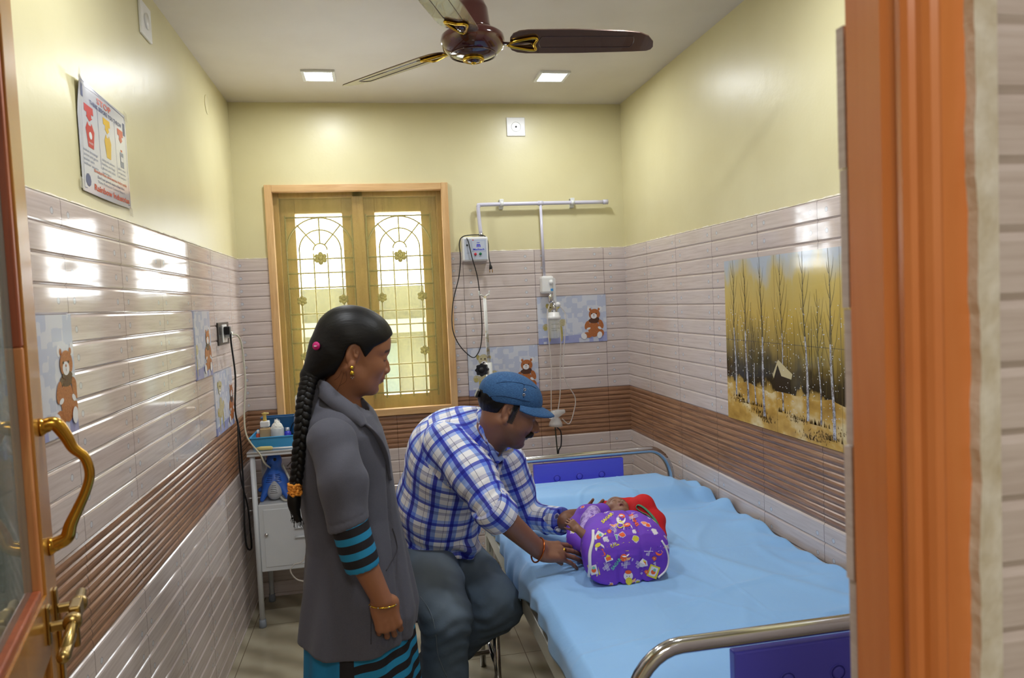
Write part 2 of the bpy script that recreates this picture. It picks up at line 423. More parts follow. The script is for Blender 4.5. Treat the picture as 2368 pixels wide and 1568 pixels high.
gm = MB(); dbox(gm, SW+0.002, LW-SW-0.002, -0.022, -0.016, GZ0-0.006, GZ1+0.006, plain('smoked_glass', rgb(120, 132, 122), 0.03, Specular_IOR_Level=0.9, Alpha=0.75)); gm.build('glass_pane', door)
M_BRASS = plain('brass', rgb(196, 150, 62), 0.22, 1.0); M_OLDBRASS = plain('old_brass', rgb(176, 150, 92), 0.28, 1.0)
hm = MB(); ah = LW-0.045
hp = [dpt(ah, 0.000, 1.318), dpt(ah, 0.022, 1.322), dpt(ah+0.004, 0.036, 1.300), dpt(ah+0.008, 0.046, 1.275), dpt(ah+0.012, 0.062, 1.255), dpt(ah+0.012, 0.068, 1.225), dpt(ah+0.010, 0.060, 1.195), dpt(ah+0.006, 0.046, 1.165), dpt(ah+0.002, 0.034, 1.14), dpt(ah, 0.026, 1.118), dpt(ah, 0.000, 1.108)]
hq = bez(hp, 6); rr = [0.0085+0.004*abs(cos(pi*i/(len(hq)-1)))**3 for i in range(len(hq))]
hm.tube(hq, rr, M_BRASS, 14)
hm.lathe([(0.016, 0), (0.016, 0.004), (0.011, 0.010), (0.009, 0.016)], dpt(ah, 0, 1.318), M_BRASS, axis=(dn[0], dn[1], 0)); hm.lathe([(0.016, 0), (0.016, 0.004), (0.011, 0.010), (0.009, 0.016)], dpt(ah, 0, 1.108), M_BRASS, axis=(dn[0], dn[1], 0))
hm.build('door_handle', door)
# tower bolt lying across the lower stile: rod along the leaf, two guides, square staple plate
bt = MB(); zb = 1.0
r0_, r1_ = dpt(LW-0.27, 0.034, 0.972), dpt(LW+0.005, 0.034, 1.012)
bt.cyl(dpt(LW-0.235, 0.036, 0.985), dpt(LW+0.01, 0.036, 1.0), 0.0085, M_OLDBRASS)
bt.lathe([(0.0, 0), (0.008, 0.003), (0.0105, 0.012), (0.0095, 0.06), (0.0095, 0.09)], dpt(LW-0.245, 0.036, 0.984), M_OLDBRASS, axis=(du[0], du[1], 0))
for a in (LW-0.12, LW-0.035):
    dbox(bt, a-0.010, a+0.010, 0.0, 0.005, 0.965, 1.03, M_OLDBRASS, 0.002); dbox(bt, a-0.007, a+0.007, 0.003, 0.03, 0.985, 1.0, M_OLDBRASS, 0.003)
    bt.lathe([(0.0135, -0.009), (0.0145, -0.005), (0.0145, 0.005), (0.0135, 0.009)], dpt(a, 0.036, 0.995), M_OLDBRASS, axis=(du[0], du[1], 0))
dbox(bt, LW-0.10, LW-0.05, 0.028, 0.046, 0.985, 1.012, M_OLDBRASS, 0.003)
dbox(bt, LW-0.085, LW-0.07, 0.03, 0.040, 0.935, 0.99, M_OLDBRASS, 0.003)
bt.build('sliding_bolt', door)
kp = MB()
for (z0, z1, a0, a1) in ((0.925, 0.930, LW-0.008, LW+0.038), (0.966, 0.971, LW-0.008, LW+0.038), (0.925, 0.971, LW-0.008, LW-0.003), (0.925, 0.971, LW+0.033, LW+0.038)): dbox(kp, a0, a1, 0.012, 0.016, z0, z1, M_BRASS, 0.001)
kp.tube([dpt(LW+0.015+0.012*cos(t*pi/8), 0.014, 0.948+0.012*sin(t*pi/8)) for t in range(16)], 0.0025, M_BRASS, 6, closed=True)
dbox(kp, LW-0.03, LW-0.004, 0.0, 0.006, 0.84, 0.99, M_BRASS, 0.002); kp.build('strike_plate', door)
settle(door)

# ---------------------------------------------------------------- window
M_PINE = wood('pale_pine', rgb(196, 150, 96), rgb(224, 186, 132), 0.5, 2, 1.2, 0.1)
M_PINEX = wood('pale_pine_rail', rgb(196, 150, 96), rgb(224, 186, 132), 0.5, 0, 1.2, 0.1)
M_TEAK = wood('window_teak', rgb(140, 104, 52), rgb(184, 144, 84), 0.4, 2, 1.0, 0.2)
M_GRILLE = plain('grille_paint', rgb(120, 110, 70), 0.5)
win = empty('window_1', ((WX0+WX1)/2, YB, WZ0), None, None); win['kind'] = 'structure'
w = MB(); T = 0.036
w.bx(WX0, WX0+T, YB-0.018, YB+0.03, WZ0, WZ1, M_PINE, 0.002); w.bx(WX1-T, WX1, YB-0.018, YB+0.03, WZ0, WZ1, M_PINE, 0.002)
w.bx(WX0+T, WX1-T, YB-0.016, YB+0.03, WZ1-T, WZ1-0.001, M_PINEX, 0.002); w.bx(WX0+T, WX1-T, YB-0.016, YB+0.03, WZ0, WZ0+T, M_PINEX, 0.002)
w.build('outer_trim', win)
w = MB(); OP = [(-0.404, -0.161), (0.013, 0.261)]; OZ0, OZ1 = 1.015, 2.012; y0, y1 = YB+0.085, YB+0.135
for (a, b) in ((WX0+0.005, OP[0][0]), (OP[0][1], OP[1][0]), (OP[1][1], WX1-0.005)): w.bx(a, b, y0, y1, WZ0+0.005, WZ1-0.005, M_TEAK, 0.003)
for (a, b) in OP: w.bx(a, b, y0, y1, WZ0+0.005, OZ0, M_TEAK, 0.002); w.bx(a, b, y0, y1, OZ1, WZ1-0.005, M_TEAK, 0.002)
w.bx(-0.105, -0.045, YB+0.05, y0, WZ0+0.005, WZ1-0.005, M_TEAK, 0.004)
w.bx(WX0+0.005, WX0+0.06, YB+0.05, y0, WZ0+0.005, WZ1-0.005, M_TEAK, 0.004); w.bx(WX1-0.06, WX1-0.005, YB+0.05, y0, WZ0+0.005, WZ1-0.005, M_TEAK, 0.004)
w.bx(WX0+0.06, WX1-0.06, YB+0.05, y0, WZ1-0.06, WZ1-0.005, M_TEAK, 0.004)
w.build('window_frame', win)
def flower(mb, x, y, z, r):
    for k in range(6):
        a = pi/6+k*pi/3; mb.lathe([(0.0, -0.004), (r*0.36, -0.003), (r*0.36, 0.003), (0.0, 0.004)], (x+cos(a)*r*0.62, y, z+sin(a)*r*0.62), M_GRILLE, axis=(0, 1, 0), n=10)
    mb.lathe([(0.0, -0.006), (r*0.35, -0.004), (r*0.35, 0.004), (0.0, 0.006)], (x, y, z), M_GRILLE, axis=(0, 1, 0), n=10)
for gi, (ox0, ox1) in enumerate(OP):
    g = MB(); gy = YB+0.072; cx = (ox0+ox1)/2; gx0, gx1 = cx-0.172, cx+0.172; R_ = 0.0042
    for z in (1.77, 1.695, 1.617, 1.478, 1.40, 1.325, 1.183, 1.108, 1.03): g.cyl((gx0, gy, z), (gx1, gy, z), R_, M_GRILLE, 8)
    g.cyl((gx0, gy, 1.99), (gx1, gy, 1.99), R_, M_GRILLE, 8)
    for dx in (-0.108, -0.036, 0.036, 0.108): g.cyl((cx+dx, gy+0.004, 1.0), (cx+dx, gy+0.004, 1.80 if abs(dx) < 0.05 else 1.83), R_, M_GRILLE, 8)
    g.cyl((gx0, gy, 1.0), (gx0, gy, 2.0), R_, M_GRILLE, 8); g.cyl((gx1, gy, 1.0), (gx1, gy, 2.0), R_, M_GRILLE, 8)
    zc = 1.815
    for (r, a0, a1, st) in ((0.036, 0, 180, 1), (0.108, 0, 180, 1), (0.172, 0, 180, 1)):
        g.tube([(cx+r*cos(radians(a)), gy, zc+r*sin(radians(a))) for a in range(a0, a1+1, 9)], R_, M_GRILLE, 8)
    for a in (50, 90, 130): g.cyl((cx+0.036*cos(radians(a)), gy, zc+0.036*sin(radians(a))), (cx+0.178*cos(radians(a)), gy, zc+0.178*sin(radians(a))), R_, M_GRILLE, 8)
    flower(g, cx, gy-0.004, 1.772, 0.036)
    for (dx, z) in ((-0.108, 1.55), (0.108, 1.55), (-0.108 if gi == 0 else 0.108, 1.252)): flower(g, cx+dx, gy-0.004, z, 0.028)
    g.build('grille', win)
sm = Mat('insect_screen', rgb(206, 196, 130), 0.8)
tr = sm.n('ShaderNodeBsdfTransparent'); tl = sm.n('ShaderNodeBsdfTranslucent'); tl.inputs[0].default_value = rgb(226, 212, 110)
a1 = sm.n('ShaderNodeMixShader'); a1.inputs[0].default_value = 0.3; a2 = sm.n('ShaderNodeMixShader')
L = sm.nt.links; L.new(sm.p.outputs[0], a1.inputs[1]); L.new(tl.outputs[0], a1.inputs[2])
dirt = sm.noise(sm.scale(sm.obj(), (5, 1, 2)), 2.0, 5, 0.6)
L.new(sm.math('ADD', 0.14, sm.math('MULTIPLY', dirt, 0.14)), a2.inputs[0]); L.new(tr.outputs[0], a2.inputs[1]); L.new(a1.outputs[0], a2.inputs[2]); L.new(a2.outputs[0], sm.out.inputs[0])
w = MB(); w.add([(WX0+T-0.002, YB+0.012, WZ0+T-0.002), (WX1-T+0.002, YB+0.012, WZ0+T-0.002), (WX1-T+0.002, YB+0.012, WZ1-T+0.002), (WX0+T-0.002, YB+0.012, WZ1-T+0.002)], [(0, 1, 2, 3)], sm.m)
w.build('insect_screen', win); settle(win)
# pale building seen outside the window
ob = MB(); mo = plain('far_wall', rgb(66, 64, 44), 0.9); mo2 = plain('far_ledge', rgb(90, 90, 76), 0.9); mo3 = plain('far_glass', rgb(60, 70, 60), 0.3)
ob.bx(-3.0, 4.0, 8.0, 9.0, 0.0, 1.72, mo); ob.bx(-3.2, 4.2, 7.7, 8.0, 1.22, 1.36, mo2)
bo = empty('house', (0.5, 8.5, 0), 'pale building across the lane, seen through the window grille', 'building')
ob.build('wall', bo)
for x in (-1.4, -0.3, 0.9): q = MB(); q.bx(x, x+0.5, 7.97, 8.0, 0.5, 1.1, mo3); q.build('window', bo)
settle(bo)

# ---------------------------------------------------------------- lamps, fan, wall plates
M_WHITE = plain('white_plastic', rgb(232, 232, 230), 0.3); M_WPL = plain('white_enamel', rgb(222, 224, 222), 0.3)
em = Mat('led_diffuser', rgb(240, 245, 255)); em.set('Emission Color', (0.86, 0.93, 1, 1)); em.set('Emission Strength', 18.0)
names = ['square recessed ceiling light left of the fan, near the window', 'square recessed ceiling light right of the fan hub, over the bed head', 'square recessed ceiling light nearer the door, above the left wall side', 'square recessed ceiling light nearer the door, above the bed foot']
for (x, y), lb in zip(LEDS, names):
    e = empty('ceiling_light', (x, y, ZC), lb, 'ceiling light', 'recessed square ceiling lights')
    g = MB()
    for (x0, x1, yy0, yy1) in ((-.075, -.06, -.075, .075), (.06, .075, -.075, .075), (-.06, .06, -.075, -.06), (-.06, .06, .06, .075)):
        g.bx(x+x0, x+x1, y+yy0, y+yy1, ZC-0.010, ZC+0.002, M_WHITE, 0.002)
    g.build('frame', e); g = MB(); g.bx(x-.06, x+.06, y-.06, y+.06, ZC-0.007, ZC+0.001, em.m); g.build('diffuser', e); settle(e)
M_MAR = Mat('maroon_gloss', rgb(62, 22, 22), 0.12, 0.0, Coat_Weight=1.0).m
M_BLADE = Mat('blade_brown', rgb(88, 66, 56), 0.22, 0.35, Coat_Weight=0.6).m; M_GOLD = plain('gold_trim', rgb(214, 176, 60), 0.15, 1.0)
M_STEEL = plain('steel', rgb(190, 190, 188), 0.2, 1.0)
FX, FY, FZ = 0.325, 2.21, 2.285
fan = empty('ceiling_fan', (FX, FY, ZC), 'dark maroon ceiling fan with three brown blades and gold trim', 'ceiling fan')
g = MB(); g.lathe([(0.0, -0.052), (0.03, -0.050), (0.068, -0.040), (0.090, -0.022), (0.097, 0.0), (0.095, 0.014), (0.086, 0.022), (0.055, 0.026), (0.0, 0.026)], (FX, FY, FZ), M_MAR, n=48); g.build('hub', fan)
g = MB(); g.lathe([(0.066, -0.043), (0.071, -0.0405), (0.072, -0.038)], (FX, FY, FZ), M_GOLD, n=48) if False else None
g.tube([(FX+0.07*cos(t*pi/24), FY+0.07*sin(t*pi/24), FZ-0.0405) for t in range(48)], 0.0012, M_BLADE, 6, closed=True)
g.tube([(FX+0.027*cos(t*pi/16), FY+0.027*sin(t*pi/16), FZ-0.053) for t in range(32)], 0.006, M_GOLD, 8, closed=True)
g.lathe([(0.0, -0.064), (0.018, -0.060), (0.024, -0.050)], (FX, FY, FZ), M_MAR, n=24); g.lathe([(0.0, -0.068), (0.007, -0.066), (0.008, -0.060)], (FX, FY, FZ), M_GOLD, n=16); g.build('hub_ornament', fan)
g = MB(); g.lathe([(0.058, 0.030), (0.060, 0.036), (0.056, 0.045), (0.050, 0.095), (0.040, 0.118), (0.018, 0.128), (0.014, 0.140)], (FX, FY, FZ), M_MAR, n=32); g.build('motor_cup', fan)
g = MB(); g.cyl((FX, FY, FZ+0.12), (FX, FY, ZC-0.03), 0.010, M_MAR); g.lathe([(0.02, -0.07), (0.045, -0.05), (0.055, -0.002)], (FX, FY, ZC), M_MAR); g.build('down_rod', fan)
for az in (-7, 133, -111):
    a = radians(az); d = np.array([cos(a), sin(a), 0]); n_ = np.array([-sin(a), cos(a), 0]); ti = radians(-13)
    wv_ = n_*cos(ti)+np.array([0, 0, 1])*sin(ti); up = np.cross(d, wv_); O = np.array([FX, FY, FZ-0.004])
    bp = lambda r, s_, h=0.0: tuple(O+d*r+wv_*s_+up*h+np.array([0, 0, -0.01*(r/0.55)]))
    out = [(0.112, -0.026), (0.120, -0.048), (0.138, -0.062), (0.165, -0.067), (0.30, -0.069), (0.45, -0.060), (0.500, -0.052), (0.530, -0.034), (0.550, -0.006), (0.556, 0.022), (0.552, 0.036), (0.54, 0.044), (0.50, 0.047), (0.32, 0.054), (0.165, 0.054), (0.138, 0.049), (0.120, 0.037), (0.112, 0.020)]
    g = MB(); g.prism([bp(r, s_, -0.0015) for r, s_ in out], up*0.003, M_BLADE)
    cx_ = [(0.20+0.29*(0.5-0.5*cos(t*pi/20)) if t <= 20 else 0.49-0.29*(0.5-0.5*cos((t-20)*pi/20)), (-0.030 if t <= 20 else 0.026)*min(1, 3.2*sin((t % 20+0.01)*pi/20))) for t in range(40)]
    g.tube([bp(r, s_-0.004, -0.002) for r, s_ in cx_], 0.0011, M_MAR, 5, closed=True)
    bl = g.build('blade', fan)
    g = MB(); tri = bez([bp(0.105, 0.0, -0.006), bp(0.125, -0.016, -0.006), bp(0.175, -0.034, -0.006), bp(0.192, -0.028, -0.006), bp(0.185, 0, -0.006), bp(0.192, 0.024, -0.006), bp(0.175, 0.028, -0.006), bp(0.125, 0.013, -0.006), bp(0.105, 0.001, -0.006)], 5)
    g.tube(tri[:-1], 0.0048, M_GOLD, 8, closed=True); g.lathe([(0.0, -0.004), (0.007, -0.003), (0.009, 0.0)], bp(0.165, -0.002, -0.003), M_GOLD, n=14)
    g.tube([bp(0.08, 0, -0.002), bp(0.12, 0, -0.004), bp(0.18, 0, -0.003)], 0.013, M_MAR, 8, flat=(1.0, 0.3)); g.build('bracket', fan)
settle(fan)
g = MB(); g.bx(0.743, 0.846, YB-0.008, YB, 2.396, 2.497, M_WHITE, 0.003)
g.tube([(0.795+0.026*cos(t*pi/12), YB-0.0085, 2.446+0.026*sin(t*pi/12)) for t in range(24)], 0.0012, M_WPL, 6, closed=True)
g.lathe([(0.0, 0), (0.0045, 0.0005), (0.005, 0.003), (0.0, 0.003)], (0.795, YB-0.011, 2.446), plain('black_hole', rgb(16, 16, 16), 0.5), axis=(0, 1, 0), n=12)
tag(g.build('wall_plate'), 'square white blanking plate with a central hole, high on the back wall', 'wall plate')
g = MB(); g.bx(XL, XL+0.009, 2.512, 2.622, 2.40, 2.51, M_WHITE, 0.003); g.lathe([(0.0, 0.0), (0.025, 0.0), (0.026, 0.003), (0.0, 0.003)], (XL+0.009, 2.567, 2.455), M_WHITE, axis=(1, 0, 0)); tag(g.build('wall_plate'), 'white wall plate high on the left wall, cut by the top of the photo', 'wall plate')
g = MB(); g.lathe([(0.042, 0), (0.042, 0.002), (0.040, 0.004), (0.0, 0.004)], (XL, 3.44, 2.425), PAINT, axis=(1, 0, 0)); tag(g.build('junction_cover'), 'round painted-over junction cover on the left wall near the far corner', 'cover')

# ---------------------------------------------------------------- picture tiles
def flat_frame(O, U, V, N):
    O, U, V, N = (np.array(q, float) for q in (O, U, V, N)); return lambda u, v, h=0.0: tuple(O+U*u+V*v+N*h)
def ellipse(mb, fr, cx, cy, rx, ry, m_, h, rot=0, n=22, u0=None):
    c, s_ = cos(rot), sin(rot); pts = []
    for i in range(n):
        a = 2*pi*i/n; x = rx*cos(a); y = ry*sin(a); px = cx+x*c-y*s_
        if u0 is not None: px = min(max(px, u0[0]), u0[1])
        pts.append(fr(px, cy+x*s_+y*c, h))
    mb.poly(pts, m_)
def fuzzy(name, a, b, sc=220):
    f = Mat(name, rough=0.25); f.set('Base Color', f.ramp(f.noise(f.obj(), sc, 3, 0.7), [(0.35, a), (0.65, b)])); return f.m
TB, TBD = fuzzy('bear_brown', rgb(150, 84, 44), rgb(190, 118, 66)), fuzzy('bear_shadow', rgb(66, 42, 32), rgb(100, 62, 42))
TG, TGD = fuzzy('bear_cream', rgb(166, 156, 120), rgb(206, 198, 160)), fuzzy('bear_straw', rgb(160, 146, 84), rgb(196, 184, 110))
TW, TK = plain('bear_white', rgb(226, 226, 228), 0.2), plain('bear_ink', rgb(30, 24, 22), 0.2)
dc = Mat('decor_ground', rough=0.1); du_ = dc.sep(dc.uv())
vn = dc.n('ShaderNodeTexVoronoi', distance='CHEBYCHEV'); vn.inputs['Scale'].default_value = 9; vn.inputs['Randomness'].default_value = 0.6
dc.nt.links.new(dc.comb(du_[0], du_[1]), vn.inputs['Vector'])
sky_c = dc.ramp(dc.sep(vn.outputs['Color'])[0], [(0.0, rgb(186, 194, 214)), (0.5, rgb(206, 210, 220)), (1.0, rgb(214, 218, 224))], 'CONSTANT')
low_c = dc.ramp(dc.sep(vn.outputs['Color'])[1], [(0.0, rgb(142, 150, 196)), (0.5, rgb(158, 164, 206)), (0.9, rgb(196, 200, 214))], 'CONSTANT')
dc.set('Base Color', dc.mix(dc.math('LESS_THAN', du_[1], dc.math('ADD', 0.125, dc.math('MULTIPLY', du_[0], 0.05))), sky_c, low_c)); DECOR = dc.m
def bear(mb, fr, W, H, u0):
    E = lambda x, y, rx, ry, m_, h, rot=0: ellipse(mb, fr, x*H, y*H, rx*H, ry*H, m_, h, rot, u0=u0)
    h = 0.0003
    for (x, y, rx, ry, m_, rot) in ((1.12, .70, .035, .05, TW, 0), (1.37, .70, .035, .05, TW, 0), (1.15, .69, .024, .03, TB, 0), (1.34, .69, .024, .03, TB, 0),
        (1.08, .15, .095, .06, TB, -.2), (1.36, .18, .08, .085, TB, 0), (1.22, .27, .13, .17, TB, 0), (1.23, .45, .13, .055, TBD, 0), (1.07, .36, .05, .095, TB, -.35), (1.38, .37, .05, .10, TB, .3),
        (1.10, .285, .045, .022, TW, .3), (1.345, .29, .042, .026, TW, -.6), (1.24, .585, .125, .115, TB, 0), (1.245, .49, .10, .035, TBD, 0), (1.225, .55, .066, .058, TW, 0),
        (1.18, .60, .012, .013, TK, 0), (1.28, .60, .012, .013, TK, 0), (1.225, .572, .014, .013, TB, 0), (1.225, .537, .003, .015, TK, 0), (0.99, .13, .06, .072, TW, .7), (1.34, .14, .055, .072, TW, -.2)):
        h += 0.00012; E(x, y, rx, ry, m_, h, rot)
def pup(mb, fr, W, H, u0):
    E = lambda x, y, rx, ry, m_, h, rot=0: ellipse(mb, fr, x*H, y*H, rx*H, ry*H, m_, h, rot, u0=u0)
    h = 0.0003
    for (x, y, rx, ry, m_, rot) in ((.24, .20, .03, .16, TGD, 0), (.50, .21, .033, .17, TGD, 0), (.36, .38, .13, .13, TG, 0), (.17, .36, .075, .07, TG, 0), (.53, .44, .085, .075, TG, .3), (.155, .33, .04, .045, TGD, 0),
        (.36, .52, .09, .07, TG, 0), (.22, .80, .04, .055, TGD, .2), (.44, .79, .045, .055, TGD, -.3), (.33, .75, .11, .115, TG, 0), (.335, .68, .055, .045, TW, 0), (.28, .77, .013, .013, TK, 0), (.36, .765, .015, .016, TK, 0), (.33, .69, .02, .014, TK, 0)):
        h += 0.00012; E(x, y, rx, ry, m_, h, rot)
def decor_tile(O, U, V, N, W, H, c0, c1, label):
    """W x H tile, only the part between c0 and c1 of its width is laid"""
    fr0 = flat_frame(O, U, V, N); g = MB(); O_ = np.array(O, float); U_ = np.array(U, float); N_ = np.array(N, float)
    fr = lambda u, v, h=0: fr0(u-c0, v, h+0.0105)
    g.prism([fr(c0, 0, -0.0105), fr(c1, 0, -0.0105), fr(c1, H, -0.0105), fr(c0, H, -0.0105)], N_*0.0105, DECOR)
    pup(g, fr, W, H, (c0, c1)); bear(g, fr, W, H, (c0, c1))
    g.bx(0, 0, 0, 0, 0, 0, DECOR) if False else None
    def uvf(v):
        d = np.array(v)-O_; return ((d@U_+c0)/W*1.5, (d[2])/H)
    tag(g.build('picture_tile', uvf=uvf), label, 'tile', 'teddy bear picture tiles')
HT = 4*ROW
decor_tile((0.8705, YB, ZB1+4*ROW), (1, 0, 0), (0, 0, 1), (0, -1, 0), 0.3955, HT, 0, 0.3955, 'teddy bear picture tile behind the oxygen humidifier on the back wall')
decor_tile((0.470, YB, ZB1), (1, 0, 0), (0, 0, 1), (0, -1, 0), 0.392, HT, 0, 0.392, 'teddy bear picture tile behind the drip stand, above the cap')
decor_tile((XL, 2.915, ZB1+4*ROW), (0, 1, 0), (0, 0, 1), (1, 0, 0), 0.3955, HT, 0.13, 0.39, 'teddy bear picture tile on the left wall, just left of the power socket')
decor_tile((XL, 3.185, ZB1), (0, 1, 0), (0, 0, 1), (1, 0, 0), 0.37, HT, 0, 0.365, 'teddy bear picture tile low on the left wall, below the power socket')
decor_tile((XL, 1.425, ZB1+4*ROW), (0, 1, 0), (0, 0, 1), (1, 0, 0), 0.372, HT, 0, 0.372, 'teddy bear picture tile beside the brass door handle')

# birch mural: four tiles in the right wall
MY0, MY1, MZ0, MZ1 = 2.735, 1.79, 0.9886, 1.621
MW, MH = MY0-MY1, MZ1-MZ0
mu = Mat('mural_ground', rough=0.08); ms = mu.sep(mu.uv()); U_, V_ = ms[0], ms[1]
nn = mu.noise(mu.comb(mu.math('MULTIPLY', U_, 7), mu.math('MULTIPLY', V_, 1.6)), 1.0, 4, 0.6)
vv = mu.math('ADD', V_, mu.math('MULTIPLY', mu.math('SUBTRACT', nn, 0.5), 0.5))
skyc = mu.ramp(vv, [(0.0, rgb(196, 160, 84)), (0.18, rgb(206, 172, 96)), (0.235, rgb(168, 138, 72)), (0.255, rgb(52, 46, 32)), (0.36, rgb(70, 62, 40)), (0.50, rgb(158, 134, 66)), (0.66, rgb(206, 176, 88)), (0.86, rgb(208, 186, 112)), (0.97, rgb(190, 194, 190)), (1.0, rgb(186, 196, 208))])
nb = mu.noise(mu.comb(mu.math('MULTIPLY', U_, 5), mu.math('MULTIPLY', V_, 5)), 1.3, 4)
grd = mu.ramp(nb, [(0.3, rgb(150, 112, 50)), (0.5, rgb(204, 164, 84)), (0.62, rgb(226, 208, 160))])
edge = mu.math('ADD', V_, mu.math('MULTIPLY', mu.math('SUBTRACT', nb, 0.5), 0.10))
col = mu.mix(mu.math('LESS_THAN', edge, 0.235), skyc, grd)
sp = mu.n('ShaderNodeTexVoronoi'); sp.inputs['Scale'].default_value = 62; mu.nt.links.new(mu.comb(U_, mu.math('MULTIPLY', V_, 0.67)), sp.inputs['Vector'])
dm = mu.math('MULTIPLY', mu.math('LESS_THAN', sp.outputs['Distance'], 0.16), mu.math('MULTIPLY', mu.math('GREATER_THAN', mu.sep(sp.outputs['Color'])[0], 0.4), mu.math('LESS_THAN', mu.math('ABSOLUTE', mu.math('SUBTRACT', V_, 0.42)), 0.22)))
col = mu.mix(mu.math('MULTIPLY', dm, 0.8), col, rgb(222, 220, 206))
jl = mu.math('LESS_THAN', mu.math('MINIMUM', mu.math('ABSOLUTE', mu.math('SUBTRACT', mu.math('FRACT', mu.math('MULTIPLY', U_, MW/0.372)), 0.998)), mu.math('ABSOLUTE', mu.math('SUBTRACT', V_, 0.505))), 0.0022)
mu.set('Base Color', mu.mix(jl, col, rgb(120, 104, 66)))
bk = fuzzy('birch_bark', rgb(96, 84, 80), rgb(206, 208, 216), 90); tw = plain('twig_ink', rgb(92, 80, 46), 0.15); gr = plain('tuft_ink', rgb(112, 88, 46), 0.15); TH = plain('hut_ink', rgb(44, 36, 26), 0.15); TR = plain('hut_roof', rgb(206, 192, 150), 0.15)
fr = flat_frame((XR-0.0095, MY0, MZ0), (0, -1, 0), (0, 0, 1), (-1, 0, 0)); g = MB()
g.prism([fr(0, 0, -0.0095), fr(MW, 0, -0.0095), fr(MW, MH, -0.0095), fr(0, MH, -0.0095)], (-0.0095, 0, 0), mu.m)
def strip(pts, w0, w1, m_, h):
    k = len(pts); a_ = []; b_ = []
    for i, (x, y) in enumerate(pts):
        wd = (w0+(w1-w0)*i/(k-1))/2; a_.append(fr(min(x-wd, MW), y, h)); b_.append(fr(min(x+wd, MW), y, h))
    for i in range(k-1): g.add([a_[i], b_[i], b_[i+1], a_[i+1]], [(0, 1, 2, 3)], m_)
rm = random.Random(5)
for i in range(34):
    x = rm.uniform(0.01, MW-.01); z0 = rm.uniform(.25, .33)*MH; strip([(x, z0), (x+rm.uniform(-.01, .01), z0+rm.uniform(.14, .42)*MH)], .0035, .001, tw if i % 3 else TH, 0.0002)
xq = [.062, .17, .225, .272, .452, .63, .70, .765, .86]
for i, (x, z0, w0, top) in enumerate([(.075, .16, .013, 1), (.165, .13, .016, 1), (.222, .13, .009, .62), (.285, .07, .017, 1), (.415, .13, .009, 1), (.565, .11, .015, 1), (.635, .11, .009, .8), (.70, .05, .016, 1), (.82, .09, .014, 1)]):
    lean = rm.uniform(-.025, -.005)
    pt = [(x+lean*t+0.004*sin(t*9+i), z0*MH+(top-z0)*MH*t) for t in (0, .12, .25, .38, .5, .62, .75, .87, 1)]
    strip(pt[:5], w0, w0*.55, bk, 0.0006); strip(pt[4:], w0*.5, .0012, tw, 0.0006)
    for k in range(9):
        t = .35+k*.065; bx_ = x+lean*t; bz = z0*MH+(top-z0)*MH*t; s_ = 1 if k % 2 else -1; ln = rm.uniform(.05, .11)*(1.15-t)*1.4
        strip([(bx_, bz), (bx_+s_*ln*.3, bz+ln*.75), (bx_+s_*ln*.5, min(bz+ln*1.7, MH))], .0028, .0006, tw, 0.0005)
    for k in range(14): 
        a = rm.uniform(-.045, .045); strip([(max(0.002, x+a), z0*MH-.006), (max(0.002, x+a+rm.uniform(-.006, .006)), z0*MH+rm.uniform(.004, .016))], .006, .0008, gr, 0.0004)
for (ex, ez, wd) in ((.10, .13, .06), (.24, .085, .08), (.30, .05, .06), (.50, .10, .07), (.66, .055, .10), (.80, .09, .09), (.58, .025, .09)):
    for k in range(60):
        x = ex+rm.gauss(0, wd*.45); z_ = (ez+rm.gauss(0, .010))*MH
        if .004 < x < MW-.004 and z_ > .004: strip([(x, z_), (x+rm.uniform(-.004, .004), z_+rm.uniform(.004, .010))], .0045, .0008, gr, 0.0003)
for k in range(240):
    sx2, sz2 = rm.uniform(.01, MW-.01), rm.uniform(.12, .72)*MH; ellipse(g, fr, sx2, sz2, .0016+.0016*rm.random(), .0018, TW, .0011, n=6)
hx = .36
g.poly([fr(hx, .235*MH, .0007), fr(hx+.10, .235*MH, .0007), fr(hx+.10, .33*MH, .0007), fr(hx+.028, .40*MH, .0007), fr(hx, .31*MH, .0007)], TH)
g.poly([fr(hx-.012, .325*MH, .0009), fr(hx+.026, .415*MH, .0009), fr(hx+.115, .345*MH, .0009), fr(hx+.108, .315*MH, .0009), fr(hx+.045, .325*MH, .0009), fr(hx+.022, .385*MH, .0009), fr(hx-.005, .305*MH, .0009)], TR)
tag(g.build('birch_mural', uvf=lambda v: ((MY0-v[1])/MW, (v[2]-MZ0)/MH)), 'golden birch forest picture panel set in the right wall tiles', 'mural')

# ---------------------------------------------------------------- waste poster on the left wall
M_PAPER = Mat('laminated_paper', rgb(206, 208, 218), 0.12, Coat_Weight=1.0).m
INK = {k: plain('ink_'+k, v, 0.2) for k, v in dict(red=rgb(196, 60, 64), yellow=rgb(222, 178, 50), blue=rgb(72, 84, 128), grey=rgb(120, 130, 156), orange=rgb(206, 84, 62), white=rgb(230, 230, 230)).items()}
PW, PH = 0.352, 0.268
def pb(u, v, h=0.0):   # slightly buckled sheet
    y = 1.945+u+0.0*v; z = 1.817+v+0.012*(1-u/PW)*(v/PH)-0.004*sin(3*u/PW)
    return (XL+0.004+0.004*sin(pi*u/PW)*(0.4+0.6*abs(sin(2.2*v/PH+0.6)))+(0.012*max(0, 0.12-u/PW)*8*max(0, v/PH-0.7)*3)+h, y, z)
g = MB(); nu, nv = 16, 12
for side in (0, 1):
    vs = [pb(PW*i/nu, PH*j/nv, -0.0006*side) for j in range(nv+1) for i in range(nu+1)]
    g.add(vs, [(j*(nu+1)+i, j*(nu+1)+i+1, (j+1)*(nu+1)+i+1, (j+1)*(nu+1)+i) for j in range(nv) for i in range(nu)], M_PAPER, True)
